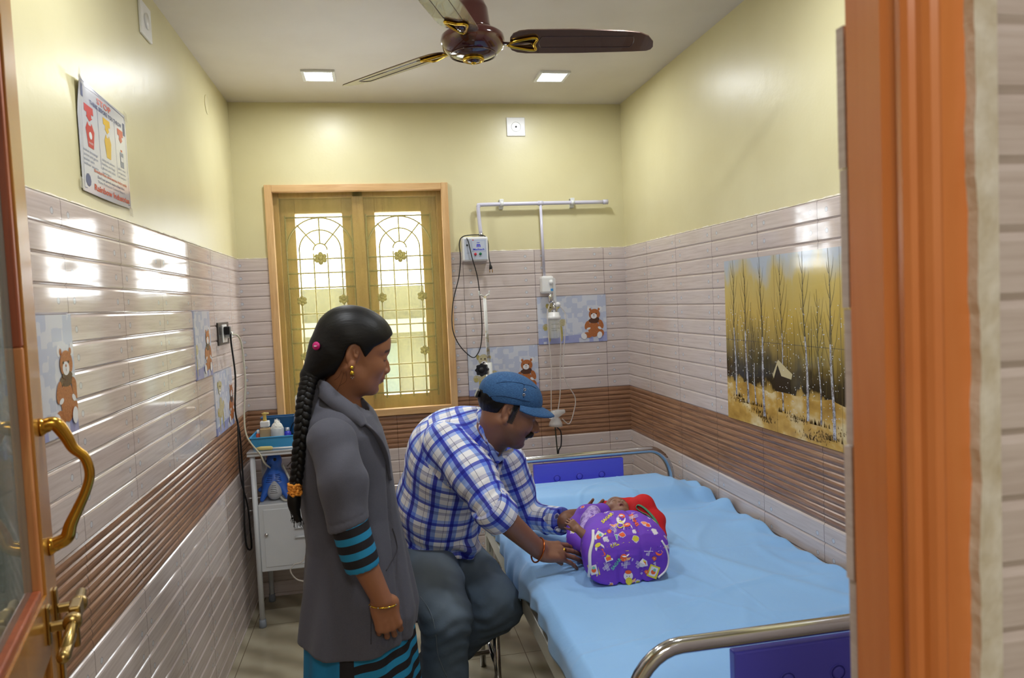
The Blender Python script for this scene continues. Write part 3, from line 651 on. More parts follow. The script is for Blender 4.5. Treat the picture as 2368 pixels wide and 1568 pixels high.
H = 0.0005
def pbox(u0, u1, v0, v1, m_, h=H): g.add([pb(u0, v0, h), pb(u1, v0, h), pb(u1, v1, h), pb(u0, v1, h)], [(0, 1, 2, 3)], m_)
def ptext(t, u, v, size, m_, width=None, bold=0.0):
    mb = MB(); text_mesh(mb, t, m_, (u, v, 0), (1, 0, 0), (0, 1, 0), size, width, 0, bold)
    if mb.v: g.add([pb(min(a, PW), b, H+0.0002) for a, b, c in mb.v], mb.f, m_)
for (u0, u1, v0, v1) in ((.010, .342, .008, .0095), (.010, .342, .2585, .26), (.010, .0115, .008, .26), (.3405, .342, .008, .26), (.122, .1235, .075, .225), (.245, .2465, .075, .225)): pbox(u0, u1, v0, v1, INK['blue'])
ptext('STOP', .125, .238, .022, INK['orange'], .10, .02); ptext('THINK BEFORE YOU THROW', .075, .222, .015, INK['blue'], .235, .02)
for (cx_, c, w_) in ((.066, 'red', .055), (.184, 'yellow', .05), (.293, 'orange', .048)):
    pbox(cx_-w_/2, cx_+w_/2, .196, .214, INK[c]); pbox(cx_-w_/4, cx_+w_/4, .184, .198, INK[c])
    g.poly([pb(cx_-w_*.36, .187, H), pb(cx_+w_*.36, .187, H), pb(cx_, .176, H)][::-1], INK[c])
bagp = lambda cx_, sx_: [pb(cx_+sx_*a, b, H) for a, b in ((-.016, .112), (.016, .112), (.026, .155), (.012, .174), (.006, .166), (-.006, .166), (-.012, .174), (-.026, .155))]
g.poly(bagp(.066, 1.0), INK['red']); g.poly(bagp(.184, .95), INK['yellow'])
pbox(.279, .309, .108, .150, INK['grey']); pbox(.287, .301, .152, .158, INK['orange']); pbox(.283, .305, .125, .138, INK['white'], H+.0004)
ellipse(g, lambda u, v, h: pb(u, v, H+.0004), .066, .142, .009, .009, INK['white'], 0); ptext('WASTE', .053, .121, .007, INK['white'], .026)
for k, t in enumerate(('soiled dressings', 'cotton and gauze', 'plaster casts', 'other waste')): ptext(t, .018, .098-k*.011, .009, INK['grey'], .085 if k != 2 else .06)
for k, t in enumerate(('tubing and catheters', 'bottles and bags', 'gloves and tubes', 'syringes')): ptext(t, .13, .098-k*.011, .009, INK['grey'], .095 if k != 3 else .06)
for k, t in enumerate(('glass vials', 'ampoules', 'sharps')): ptext(t, .252, .098-k*.011, .009, INK['grey'], .065)
ptext('Biomedical Waste can be hazardous. Handle it carefully', .075, .058, .010, INK['orange'], .245, .02)
ptext("Don't put general waste in Bags & Bins", .095, .046, .009, INK['blue'], .20, .01); ptext('State Pollution Control Board', .095, .035, .009, INK['grey'], .20)
ptext('Rainbow Industries', .070, .013, .021, INK['orange'], .265, .025)
ellipse(g, lambda u, v, h: pb(u, v, H), .036, .03, .016, .016, INK['blue'], 0, n=9); pbox(.018, .035, .225, .255, INK['blue']); pbox(.322, .338, .205, .24, INK['blue'])
TAPE = Mat('clear_tape', rgb(214, 208, 190), 0.08, Alpha=0.45, Coat_Weight=1.0).m
for (u, v) in ((-.008, .262), (.352, .262), (-.006, .012), (.346, -.012)): g.add([pb(u-.012, v-.008, .001), pb(u+.012, v-.012, .0025), pb(u+.014, v+.014, .001), pb(u-.010, v+.018, .0005)], [(0, 1, 2, 3)], TAPE)
tag(g.build('waste_poster'), 'laminated waste sorting poster with red and yellow bags taped to the left wall', 'poster')

# ---------------------------------------------------------------- oxygen line, control box, humidifier, mask
M_PIPE = plain('pipe_paint', rgb(206, 204, 220), 0.25); M_BLACK = plain('black_rubber', rgb(18, 18, 20), 0.45); M_CHROME = plain('chrome', rgb(200, 200, 202), 0.12, 1.0)
YP = 3.9
ox = empty('oxygen_pipe', (0.91, YP, 2.02), 'white painted oxygen pipe branching along the back wall right of the window', 'pipe')
g = MB(); g.tube(bez([(0.570, YP, 1.862), (0.562, YP, 1.99), (0.566, YP, 2.016), (0.590, YP, 2.024), (0.92, YP, 2.026), (1.27, YP, 2.026)], 6), 0.0105, M_PIPE, 14)
g.lathe([(0.0105, 0), (0.0135, 0.002), (0.0135, 0.028), (0.0, 0.03)], (1.262, YP, 2.026), M_PIPE, axis=(1, 0, 0)); g.build('main_pipe', ox)
g = MB(); g.cyl((0.906, YP, 2.02), (0.911, YP, 1.625), 0.0078, M_PIPE, 12); g.lathe([(0.013, -0.014), (0.013, 0.014)], (0.906, YP, 2.026), M_PIPE, axis=(1, 0, 0)); g.build('drop_pipe', ox)
for x in (0.691, 1.088):
    g = MB(); g.bx(x-0.011, x+0.011, YP+0.012, YB, 2.0, 2.052, M_WPL, 0.003); g.lathe([(0.013, -0.009), (0.0135, 0.009)], (x, YP, 2.026), M_WPL, axis=(1, 0, 0)); g.bx(x-0.011, x+0.011, YP-0.004, YP+0.03, 2.036, 2.052, M_WPL, 0.002); g.build('clamp', ox)
g = MB(); g.lathe([(0.012, 0), (0.014, 0.004), (0.014, 0.02), (0.009, 0.024), (0.009, 0.034)], (0.570, YP, 1.848), M_CHROME); g.build('fitting', ox); settle(ox)
cb = empty('control_box', (0.535, YB, 1.72), 'small white wall control box with red and green buttons beside the window', 'control box')
M_PANEL = plain('panel_grey', rgb(188, 196, 210), 0.35)
g = MB(); g.bx(0.464, 0.604, YP-0.022, YB-0.001, 1.722, 1.852, M_WHITE, 0.008); g.build('case', cb); yf = YP-0.0225
g = MB(); g.bx(0.474, 0.594, yf-0.001, yf, 1.730, 1.840, M_PANEL); g.bx(0.514, 0.588, yf-0.0015, yf, 1.772, 1.832, plain('panel_blue', rgb(150, 164, 196), 0.35))
g.bx(0.516, 0.586, yf-0.0018, yf, 1.774, 1.830, M_PANEL)
BL = plain('ink_logo_blue', rgb(40, 60, 210), 0.3); RD = plain('ink_logo_red', rgb(200, 50, 50), 0.3)
text_mesh(g, 'm', BL, (0.541, yf-0.002, 1.797), (1, 0, 0), (0, 0, 1), 0.030, 0.020, 0.0004, .04); text_mesh(g, 'T', RD, (0.547, yf-0.0022, 1.799), (1, 0, 0), (0, 0, 1), 0.010, 0.005, 0.0005)
text_mesh(g, 'oo', BL, (0.542, yf-0.002, 1.817), (1, 0, 0), (0, 0, 1), 0.012, 0.016, 0.0004, .02)
text_mesh(g, 'Meditech', BL, (0.521, yf-0.002, 1.779), (1, 0, 0), (0, 0, 1), 0.015, 0.060, 0.0004, .02)
text_mesh(g, 'MODEL', INK['grey'], (0.484, yf-0.002, 1.763), (1, 0, 0), (0, 0, 1), 0.006, 0.018); text_mesh(g, 'OFF', INK['grey'], (0.527, yf-0.002, 1.745), (1, 0, 0), (0, 0, 1), 0.005, 0.008); text_mesh(g, 'RESET', INK['grey'], (0.552, yf-0.002, 1.745), (1, 0, 0), (0, 0, 1), 0.005, 0.013)
g.bx(0.518, 0.526, yf-0.003, yf, 1.832, 1.836, INK['orange']); g.build('front_panel', cb)
for (x, z, c, r) in ((0.532, 1.759, rgb(190, 40, 60), 0.0075), (0.559, 1.760, rgb(24, 110, 70), 0.0075), (0.489, 1.808, rgb(20, 40, 40), 0.005)):
    g = MB(); g.lathe([(r, 0), (r, 0.004), (r*.7, 0.006), (0, 0.0065)], (x, yf, z), plain('button_colour', c, 0.3), axis=(0, -1, 0), n=16); b = g.build('button', cb)
g = MB(); ct = [(0.489, yf-0.004, 1.845), (0.497, yf-0.010, 1.82), (0.512, yf-0.010, 1.74), (0.541, 3.885, 1.615), (0.553, 3.90, 1.40), (0.545, 3.905, 1.28), (0.523, 3.905, 1.222), (0.490, 3.905, 1.205), (0.425, 3.905, 1.275), (0.392, 3.905, 1.37), (0.402, 3.905, 1.505), (0.440, 3.905, 1.64), (0.452, 3.89, 1.74), (0.449, 3.885, 1.82), (0.470, 3.885, 1.855), (0.53, 3.885, 1.862), (0.585, 3.885, 1.856), (0.603, 3.885, 1.825), (0.605, 3.885, 1.75), (0.611, 3.885, 1.705)]
g.tube(bez(ct, 6), 0.0028, M_BLACK, 8); g.build('power_cord', cb)
g = MB(); g.tube([(0.611, 3.885, 1.715), (0.611, 3.885, 1.70), (0.613, 3.885, 1.688), (0.613, 3.885, 1.676)], [0.005, 0.007, 0.0125, 0.013], M_BLACK, 12, flat=(1, .7))
for dx in (-0.006, 0.008): g.cyl((0.613+dx, 3.885, 1.676), (0.613+dx, 3.885, 1.658), 0.002, M_BRASS, 8)
g.build('plug', cb); settle(cb)
CLR = Mat('clear_plastic', rgb(236, 240, 240), 0.05, Alpha=0.34, Coat_Weight=1.0); CLEAR = CLR.m
TUBEM = Mat('clear_tube', rgb(222, 214, 206), 0.12, Alpha=0.5, Coat_Weight=1.0).m
hu = empty('oxygen_humidifier', (0.935, 3.9, 1.45), 'oxygen flow meter with clear humidifier bottle on the back wall', 'flow meter')
g = MB(); g.bx(0.889, 0.958, 3.872, YB-0.001, 1.532, 1.628, M_WHITE, 0.012); g.lathe([(0.014, 0), (0.013, 0.008), (0.0, 0.009)], (0.942, 3.872, 1.592), M_WHITE, axis=(0, -1, 0)); g.bx(0.936, 0.955, 3.870, 3.8725, 1.545, 1.558, plain('label_blue', rgb(70, 150, 210), 0.4)); g.build('outlet_housing', hu)
g = MB(); g.lathe([(0.008, 0), (0.008, 0.135), (0.006, 0.14)], (0.955, 3.858, 1.475), CLEAR, n=16); g.build('flow_tube', hu)
g = MB(); g.lathe([(0.012, -.02), (0.014, -.01), (0.014, .018), (0.009, .03)], (0.934, 3.868, 1.50), M_CHROME); g.lathe([(0.010, 0), (0.008, 0.06)], (0.95, 3.86, 1.42), M_CHROME, n=14); g.cyl((0.934, 3.868, 1.49), (0.958, 3.858, 1.478), 0.007, M_CHROME, 12); g.build('valve_body', hu)
g = MB(); g.lathe([(0.0, 0), (0.010, 0.001), (0.013, 0.006), (0.013, 0.028), (0.009, 0.030)], (0.966, 3.828, 1.470), M_WHITE, axis=(0, 1, 0)); g.build('knob', hu)
g = MB(); g.lathe([(0.030, 0), (0.038, 0.002), (0.038, 0.020), (0.032, 0.022), (0.031, 0.040), (0.0, 0.042)], (0.945, 3.86, 1.388), M_WHITE, n=32); g.build('bottle_cap', hu)
g = MB(); g.lathe([(0.0, 0), (0.026, 0.001), (0.033, 0.008), (0.034, 0.10), (0.032, 0.108)], (0.945, 3.86, 1.284), CLEAR, n=32); g.cyl((0.948, 3.86, 1.39), (0.948, 3.86, 1.31), 0.004, M_WHITE, 10)
text_mesh(g, 'MAX WATER LEVEL', TK, (0.921, 3.8245, 1.362), (1, 0, 0), (0, 0, 1), 0.006, 0.045); text_mesh(g, 'FILL WITH DISTILLED', TK, (0.921, 3.8245, 1.340), (1, 0, 0), (0, 0, 1), 0.005, 0.048); text_mesh(g, 'WATER ONLY', TK, (0.921, 3.8245, 1.328), (1, 0, 0), (0, 0, 1), 0.005, 0.030)
g.build('bottle', hu); settle(hu)
mk = empty('oxygen_mask', (0.925, 3.83, 0.86), 'clear oxygen mask hanging on long clear tubes below the humidifier', 'oxygen mask')
g = MB()
g.tube(bez([(0.922, 3.85, 1.475), (0.905, 3.84, 1.42), (0.905, 3.835, 1.30), (0.912, 3.83, 1.13), (0.905, 3.83, 0.98), (0.901, 3.83, 0.88)], 6), 0.003, TUBEM, 8)
g.tube(bez([(0.956, 3.835, 1.40), (0.972, 3.83, 1.30), (0.962, 3.83, 1.13), (0.955, 3.83, 0.98), (0.935, 3.83, 0.872)], 6), 0.003, TUBEM, 8)
g.tube(bez([(0.965, 3.85, 1.475), (1.004, 3.84, 1.42), (1.0, 3.835, 1.34), (0.988, 3.83, 1.23), (0.978, 3.83, 1.10), (1.0, 3.83, 1.03), (1.039, 3.83, 0.955), (1.03, 3.83, 0.885), (1.0, 3.83, 0.815), (0.96, 3.83, 0.845)], 6), 0.003, TUBEM, 8); g.build('tubing', mk)
g = MB(); g.lathe([(0.022, 0), (0.026, 0.02), (0.022, 0.05), (0.014, 0.07), (0.012, 0.085), (0.0, 0.09)], (0.895, 3.835, 0.865), CLEAR, axis=(1, 0.0, 0.25), n=24); g.lathe([(0.040, 0), (0.036, 0.02), (0.022, 0.045), (0.012, 0.05)], (0.925, 3.84, 0.805), CLEAR, axis=(0.1, 0, 1), n=24)
g.tube([(0.893+0.012*cos(t*pi/8), 3.812, 0.868+0.016*sin(t*pi/8)) for t in range(16)], 0.0022, M_WHITE, 6, closed=True); g.build('mask_shell', mk)
g = MB(); g.tube(bez([(0.922, 3.84, 0.80), (0.925, 3.835, 0.72), (0.93, 3.835, 0.62)], 6), 0.0035, plain('dark_green_cord', rgb(28, 36, 22), 0.6), 8); g.tube(bez([(0.932, 3.84, 0.80), (0.952, 3.835, 0.77), (0.95, 3.835, 0.70), (0.935, 3.835, 0.67), (0.932, 3.835, 0.62)], 6), 0.0035, M_BLACK, 8); g.build('strap', mk); settle(mk)

# ---------------------------------------------------------------- drip stand
wp = Mat('chipped_white', rough=0.4); wn = wp.noise(wp.obj(), 26, 5, 0.6); wp.set('Base Color', wp.ramp(wn, [(0.36, rgb(176, 160, 118)), (0.45, rgb(216, 217, 212))])); CHIP = wp.m
IX, IY = 0.536, 3.6
iv = empty('drip_stand', (IX, IY, 0), 'white chipped metal drip stand with black knob behind the bed head', 'drip stand')
g = MB(); g.cyl((IX, IY, 1.15), (IX-0.006, IY, 1.53), 0.0085, CHIP, 14); g.build('upper_pole', iv)
g = MB(); g.cyl((IX, IY, 0.06), (IX, IY, 1.196), 0.0165, CHIP, 16); g.build('lower_pole', iv)
for (sx_, dy) in ((-1, -0.02), (1, 0.03)):
    g = MB(); t0 = np.array((IX-0.006, IY, 1.525)); g.tube(bez([t0, t0+(0.018*sx_, dy*.5, 0.012), t0+(0.028*sx_, dy, 0.012), t0+(0.030*sx_, dy, 0.032)], 5), 0.0035, CHIP, 8); g.build('hook', iv)
g = MB(); kx, kz = IX-0.045, 1.165
pts = [(kx+(0.030+0.003*cos(8*t*pi/24))*cos(t*pi/24), IY-0.045, kz+(0.030+0.003*cos(8*t*pi/24))*sin(t*pi/24)) for t in range(48)]
g.prism(pts, (0.01, 0.022, 0), M_BLACK); g.lathe([(0.016, 0), (0.012, .01), (0.0, .012)], (kx, IY-0.045, kz), M_BLACK, axis=(0, -1, 0)); g.cyl((kx+0.008, IY-0.03, kz), (IX-0.005, IY-0.008, kz), 0.006, M_BRASS, 10); g.build('clamp_knob', iv)
for a in (0, 120, 240):
    g = MB(); c = radians(a+50); g.tube([(IX+0.01*cos(c), IY+0.01*sin(c), 0.10), (IX+0.12*cos(c), IY+0.12*sin(c), 0.06), (IX+0.24*cos(c), IY+0.24*sin(c), 0.036)], 0.011, CHIP, 10); lg = g.build('leg', iv)
    g = MB(); g.lathe([(0.0, -.012), (0.022, -.012), (0.024, 0), (0.022, .012), (0, .012)], (IX+0.24*cos(c), IY+0.24*sin(c), 0.024), M_BLACK, axis=(-sin(c), cos(c), 0), n=18); g.build('castor', lg)
settle(iv)

# ---------------------------------------------------------------- bedside cabinet and what stands on it
M_CAB = plain('cabinet_enamel', rgb(206, 210, 214), 0.35); M_RUB = plain('grey_rubber', rgb(120, 126, 134), 0.6); M_TOP = plain('steel_sheet', rgb(188, 190, 192), 0.3, 0.6)
CX0, CX1, CY0, CY1 = -0.630, -0.205, 3.545, 3.885
cab = empty('bedside_cabinet', ((CX0+CX1)/2, (CY0+CY1)/2, 0), 'white metal bedside cabinet with tubular legs in the far left corner', 'cabinet')
for (x, y) in ((CX0+.014, CY0+.014), (CX1-.014, CY0+.014), (CX0+.014, CY1-.014), (CX1-.014, CY1-.014)):
    g = MB(); g.cyl((x, y, 0.03), (x, y, 0.832), 0.0125, M_CAB, 16); lg = g.build('leg', cab)
    g = MB(); g.lathe([(0.016, 0), (0.0175, 0.004), (0.0155, 0.038), (0.0, 0.04)], (x, y, 0), M_RUB, n=16); g.build('rubber_foot', lg)
g = MB(); g.bx(CX0-.008, CX1+.008, CY0-.008, CY1+.008, 0.824, 0.834, M_CAB, 0.003); g.bx(CX0-.008, CX1+.008, CY0-.008, CY1+.008, 0.834, 0.846, M_TOP, 0.003); g.build('top', cab)
g = MB(); g.bx(CX0+.026, CX1-.026, CY0+.004, CY1-.004, 0.268, 0.590, M_CAB, 0.004); g.build('body', cab)
g = MB(); g.bx(CX0+.048, CX1-.040, CY0+.001, CY0+.005, 0.290, 0.566, M_CAB, 0.002)
for k, z in enumerate((0.51, 0.465, 0.42)): g.tube([(CX0+.19, CY0-.001, z), (CX0+.205, CY0-.004, z+.004), (CX0+.285, CY0-.004, z+.004), (CX0+.30, CY0-.001, z)], 0.007, M_CAB, 10, flat=(1, .8))
dr = g.build('door', cab); g = MB(); g.lathe([(0.009, 0), (0.010, 0.004), (0.007, 0.010), (0, 0.011)], (CX0+.058, CY0+.001, 0.447), M_CHROME, axis=(0, -1, 0), n=18); g.build('lock', dr)
settle(cab); ZTOP = 0.846
BLU = plain('sky_blue_plastic', rgb(66, 160, 214), 0.35)
def tray(x0, x1, y0, y1, z0, z1, m_):
    g = MB(); t = 0.003; f = 0.012
    ring = lambda z, e: [(x0+e, y0+e, z), (x1-e, y0+e, z), (x1-e, y1-e, z), (x0+e, y1-e, z)]
    vs = ring(z0, f)+ring(z1, 0)+ring(z1, -0.006)+ring(z1-0.004, -0.006)+ring(z1, t)+ring(z0+t, f+t)
    q = lambda a, b: [(a*4+i, a*4+(i+1) % 4, b*4+(i+1) % 4, b*4+i) for i in range(4)]
    return g.add(vs, q(0, 1)+q(1, 2)+q(2, 3)+q(1, 4)+q(4, 5)+[(0, 3, 2, 1), (20, 21, 22, 23)], m_)
tag(tray(-0.625, -0.425, 3.585, 3.835, ZTOP+.0005, ZTOP+0.060, BLU).build('supply_tray'), 'sky blue plastic supply tray on top of the bedside cabinet', 'tray')
g = tray(-0.595, -0.440, 3.765, 3.825, ZTOP+0.004, ZTOP+0.128, plain('navy_plastic', rgb(34, 92, 140), 0.4)); tag(g.build('storage_box'), 'darker blue open box at the back of the supply tray', 'box')
ZI = ZTOP+0.0045; XP = -0.565
pb_ = empty('pump_bottle', (XP, 3.66, ZI), 'clear hand wash bottle with yellowed pump top in the blue tray', 'bottle')
g = MB(); g.box((XP, 3.66, ZI+0.045), (0.026, 0.020, 0.045), Mat('amber_liquid', rgb(206, 176, 130), 0.08, Alpha=0.75).m, bev=0.008); g.build('body', pb_)
g = MB(); g.box((XP, 3.66, ZI+0.108), (0.021, 0.018, 0.014), M_WHITE, bev=0.004); g.lathe([(0.012, 0.088), (0.012, 0.096)], (XP, 3.66, ZI), M_WHITE); g.build('cap', pb_)
g = MB(); g.lathe([(0.011, 0.121), (0.009, 0.128), (0.008, 0.150), (0.012, 0.156), (0.014, 0.160), (0.0, 0.164)], (XP, 3.66, ZI), plain('yellowed_plastic', rgb(206, 178, 92), 0.35)); g.bx(XP-.006, XP+.02, 3.654, 3.666, ZI+.154, ZI+.162, plain('yellowed_plastic_2', rgb(216, 192, 120), 0.35), .003); g.build('pump', pb_); settle(pb_)
cj = empty('cotton_jar', (-0.508, 3.645, ZI), 'clear jar stuffed with white cotton wool in the blue tray', 'jar')
g = MB(); g.lathe([(0.030, 0), (0.033, 0.004), (0.033, 0.085), (0.030, 0.087), (0.030, 0.006), (0.0, 0.005)], (-0.508, 3.645, ZI), CLEAR, n=28); g.build('glass', cj)
ct_ = Mat('cotton', rgb(236, 236, 228), 0.95); ct_.bump(ct_.noise(ct_.obj(), 120, 4), 0.8, 0.01)
g = MB(); g.lathe([(0.0, 0.008), (0.028, 0.009), (0.029, 0.05), (0.0285, 0.09), (0.022, 0.104), (0.014, 0.112), (0.006, 0.122), (0.0, 0.126)], (-0.508, 3.645, ZI), ct_.m, n=24)
for k in range(40):
    a = random.uniform(0, 2*pi); r = random.uniform(0, .016); p = np.array((-0.508+r*cos(a), 3.645+r*sin(a), ZI+0.105)); g.tube([p, p+(random.uniform(-.008, .008), random.uniform(-.005, .005), random.uniform(.012, .026))], [0.0016, 0.0006], ct_.m, 4)
g.build('cotton', cj); settle(cj)
def vial(x, y, r, h, c, cc, name, label, cat='bottle'):
    e = empty(name, (x, y, ZI), label, cat, None); g = MB(); g.lathe([(r*.9, 0), (r, .003), (r, h*.72), (r*.5, h*.82)], (x, y, ZI), c, n=20); g.build('body', e)
    g = MB(); g.lathe([(r*.55, h*.80), (r*.6, h*.83), (r*.6, h), (0, h+.001)], (x, y, ZI), cc, n=18); g.build('cap', e); settle(e)
vial(-0.600, 3.665, 0.011, 0.078, plain('red_liquid', rgb(206, 84, 50), 0.15), M_WHITE, 'medicine_bottle', 'small red medicine bottle at the left end of the blue tray')
vial(-0.592, 3.735, 0.014, 0.10, plain('navy_glass', rgb(40, 60, 110), 0.2), M_WHITE, 'medicine_bottle', 'navy medicine bottle with white cap behind the pump bottle')
vial(-0.462, 3.66, 0.016, 0.082, plain('cobalt_glass', rgb(48, 56, 190), 0.12), plain('silver_cap', rgb(180, 184, 196), 0.3, .6), 'medicine_bottle', 'cobalt blue bottle at the right end of the blue tray')
vial(-0.536, 3.70, 0.013, 0.080, plain('yellow_label', rgb(206, 150, 70), 0.3), plain('maroon_cap', rgb(120, 50, 60), 0.3), 'medicine_bottle', 'yellow labelled bottle between the pump bottle and cotton jar')
g = MB(); g.tube([(-0.60, 3.562, ZTOP+.010), (-0.575, 3.562, ZTOP+.011), (-0.53, 3.562, ZTOP+.010), (-0.522, 3.562, ZTOP+.009)], [0.006, 0.010, 0.0095, 0.006], plain('straw_wrap', rgb(206, 190, 120), 0.6), 12)
g.cyl((-0.522, 3.562, ZTOP+.008), (-0.43, 3.566, ZTOP+.006), 0.004, M_WHITE, 10); tag(g.build('wrapped_swab'), 'yellow wrapped swab lying on the cabinet edge before the tray', 'swab')
g = MB(); g.bx(-0.425, -0.25, 3.71, 3.80, ZTOP+.0005, ZTOP+.235, M_WPL, 0.012); g.tube(bez([(-0.427, 3.75, .95), (-0.45, 3.76, .93), (-0.46, 3.77, .89), (-0.43, 3.78, .87)], 5), .0022, M_BLACK, 6)
tag(g.build('machine_case'), 'upright white machine case on the cabinet, half hidden by the braid', 'machine')
# hose and cables
so = empty('power_socket', (XL, 3.42, 1.36), 'dark framed power socket with two plugs on the left wall', 'socket')
g = MB(); g.bx(XL, XL+0.014, 3.315, 3.535, 1.362, 1.462, plain('socket_dark', rgb(52, 48, 44), 0.25), 0.003); g.build('frame', so)
g = MB(); g.bx(XL+0.013, XL+0.018, 3.38, 3.47, 1.372, 1.452, M_WHITE, 0.002); g.build('face', so); settle(so)
g = MB(); g.box((XL+0.032, 3.44, 1.405), (0.014, 0.022, 0.014), M_WHITE, bev=.004)
g.tube(bez([(XL+0.046, 3.44, 1.405), (XL+0.064, 3.45, 1.400), (XL+0.075, 3.47, 1.37), (XL+0.077, 3.49, 1.30), (XL+0.078, 3.50, 1.18), (XL+0.064, 3.50, 1.04), (XL+0.070, 3.495, 0.93), (-0.575, 3.52, 0.839), (-0.562, 3.55, 0.79), at(625, 1082, 3.63)], 7), 0.0038, plain('ivory_hose', rgb(206, 202, 180), 0.4), 8)
tag(g.build('white_cord'), 'ivory cord from the power socket down to the blue seal', 'cord')
g = MB(); g.box((XL+0.032, 3.41, 1.425), (0.013, 0.016, 0.018), M_BLACK, bev=.004)
g.tube(bez([(XL+0.044, 3.415, 1.415), (XL+0.04, 3.43, 1.37), (XL+0.03, 3.53, 1.21), (XL+0.02, 3.53, 1.05), (XL+0.02, 3.60, 0.93), (XL+0.018, 3.62, 0.75), (XL+0.02, 3.60, 0.60), (XL+0.018, 3.58, 0.48), (XL+0.02, 3.60, 0.38), (XL+0.03, 3.66, 0.36), (XL+0.02, 3.70, 0.46)], 7), 0.0042, M_BLACK, 8)
g.tube(bez([(XL+0.02, 3.575, 1.00), (XL+0.02, 3.55, 0.86), (XL+0.02, 3.56, 0.72), (XL+0.03, 3.63, 0.56), (XL+0.03, 3.66, 0.36)], 7), 0.0036, M_BLACK, 8)
tag(g.build('black_cord'), 'black power cord looping down the left wall beside the cabinet', 'cord')
g = MB(); g.tube(bez([(-0.40, 3.56, 0.60), (-0.36, 3.52, 0.5), (-0.40, 3.51, 0.33), (-0.45, 3.52, 0.30), (-0.47, 3.52, 0.27), (-0.44, 3.52, 0.225), (-0.38, 3.52, 0.21), (-0.32, 3.52, 0.21)], 6), 0.0032, TUBEM, 8)
tag(g.build('clear_tube'), 'clear plastic tube looping in front of the cabinet bottom', 'tube')

# ---------------------------------------------------------------- bed
BX0, BX1, BY0, BY1 = 0.432, 1.345, 1.33, 3.25
bed = empty('hospital_bed', ((BX0+BX1)/2, 2.3, 0), 'hospital bed with chrome rails and blue end panels along the right wall', 'bed')
M_BEDW = plain('bed_enamel', rgb(206, 206, 192), 0.35); M_PAN = plain('royal_blue_plastic', rgb(86, 86, 216), 0.3)
g = MB(); g.bx(BX0, BX0+.035, BY0+.03, BY1-.01, 0.440, 0.505, M_BEDW, 0.003); g.bx(BX1-.035, BX1, BY0+.03, BY1-.01, 0.440, 0.505, M_BEDW, 0.003)
for y in (BY0+.03, 1.9, 2.5, BY1-.045): g.bx(BX0+.035, BX1-.035, y, y+.035, 0.445, 0.50, M_BEDW, 0.003)
g.bx(BX0+.03, BX1-.03, BY0+.05, BY1-.03, 0.494, 0.503, M_BEDW); g.build('frame', bed)
def end(y, name, ztop, px0, px1, zp0):
    g = MB(); r = 0.0165; e = BX0+.015; f_ = BX1-.005
    p = [(e, y, 0.36), (e, y, ztop-.14)]+[(e+.11*(1-cos(radians(a))), y, ztop-.14+.11*sin(radians(a))+.03*sin(radians(a))) for a in range(10, 91, 10)]
    q = [(f_-.11*(1-cos(radians(a))), y, ztop-.14+.14*sin(radians(a))) for a in range(90, 9, -10)]+[(f_, y, ztop-.14), (f_, y, 0.36)]
    g.tube(p+q, r, M_CHROME, 20); o = g.build(name, bed)
    g = MB(); g.bx(px0, px1, y-.014, y+.012, zp0, ztop-.024, M_PAN, 0.004)
    for k in range(5):
        xx = px0+(px1-px0)*(0.14+0.2*k) if px1-px0 > .5 else px0+(px1-px0)*(.25+.25*k)
        if xx > px1-.03: continue
        g.tube([(xx+.017*cos(t*pi/10), y-.0145, ztop-.095+.017*sin(t*pi/10)) for t in range(20)], 0.0016, M_PAN, 6, closed=True); g.lathe([(0.0, .002), (.009, .001), (.015, .0)], (xx, y-.015, ztop-.095), M_PAN, axis=(0, -1, 0), n=20)
    g.build('end_panel', bed)
wb = empty('waste_bin', (.355, 3.36, 0), 'small blue and white bin seen under the seated man arm beside the bed head', 'bin')
g = MB(); g.lathe([(.050, 0), (.052, .004), (.064, .40), (.0, .40)], (.355, 3.40, 0), M_WHITE, n=24); g.build('body', wb)
g = MB(); g.lathe([(.066, .40), (.068, .404), (.068, .43), (.05, .455), (.0, .46)], (.355, 3.40, 0), plain('bin_lid_blue', rgb(90, 140, 210), .4), n=24); g.build('lid', wb); settle(wb)
end(BY1, 'head_rail', 0.765, 0.668, 1.10, 0.48); end(BY0, 'foot_rail', 0.802, 0.665, 1.12, 0.50)
for (x, y) in ((BX0+.015, BY0), (BX1-.02, BY0), (BX0+.015, BY1), (BX1-.02, BY1)):
    g = MB(); g.bx(x-.016, x+.016, y-.016, y+.016, 0.10, 0.44, M_BEDW, 0.003); lg = g.build('leg', bed)
    g = MB(); g.bx(x-.018, x+.018, y-.018, y+.018, 0.045, 0.10, plain('castor_blue', rgb(40, 60, 160), 0.4), .004); g.lathe([(0.0, -.012), (.030, -.012), (.033, 0), (.030, .012), (0, .012)], (x, y, .033), M_RUB, axis=(1, 0, 0), n=20); g.build('castor', lg)
g = MB(); g.bx(BX0, BX1, BY1-.12, BY1-.09, 0.15, 0.18, M_BEDW, 0.003); g.bx(BX0+.01, BX0+.03, BY1-.12, BY1, 0.15, 0.18, M_BEDW); g.build('cross_bar', bed)
mt_ = g = MB(); mt_.bx(BX0+.04, BX1-.01, BY0+.05, BY1-.03, 0.503, 0.607, plain('mattress_cover', rgb(80, 110, 160), 0.6), 0.02); 
g.build('mattress', bed)
settle(bed)

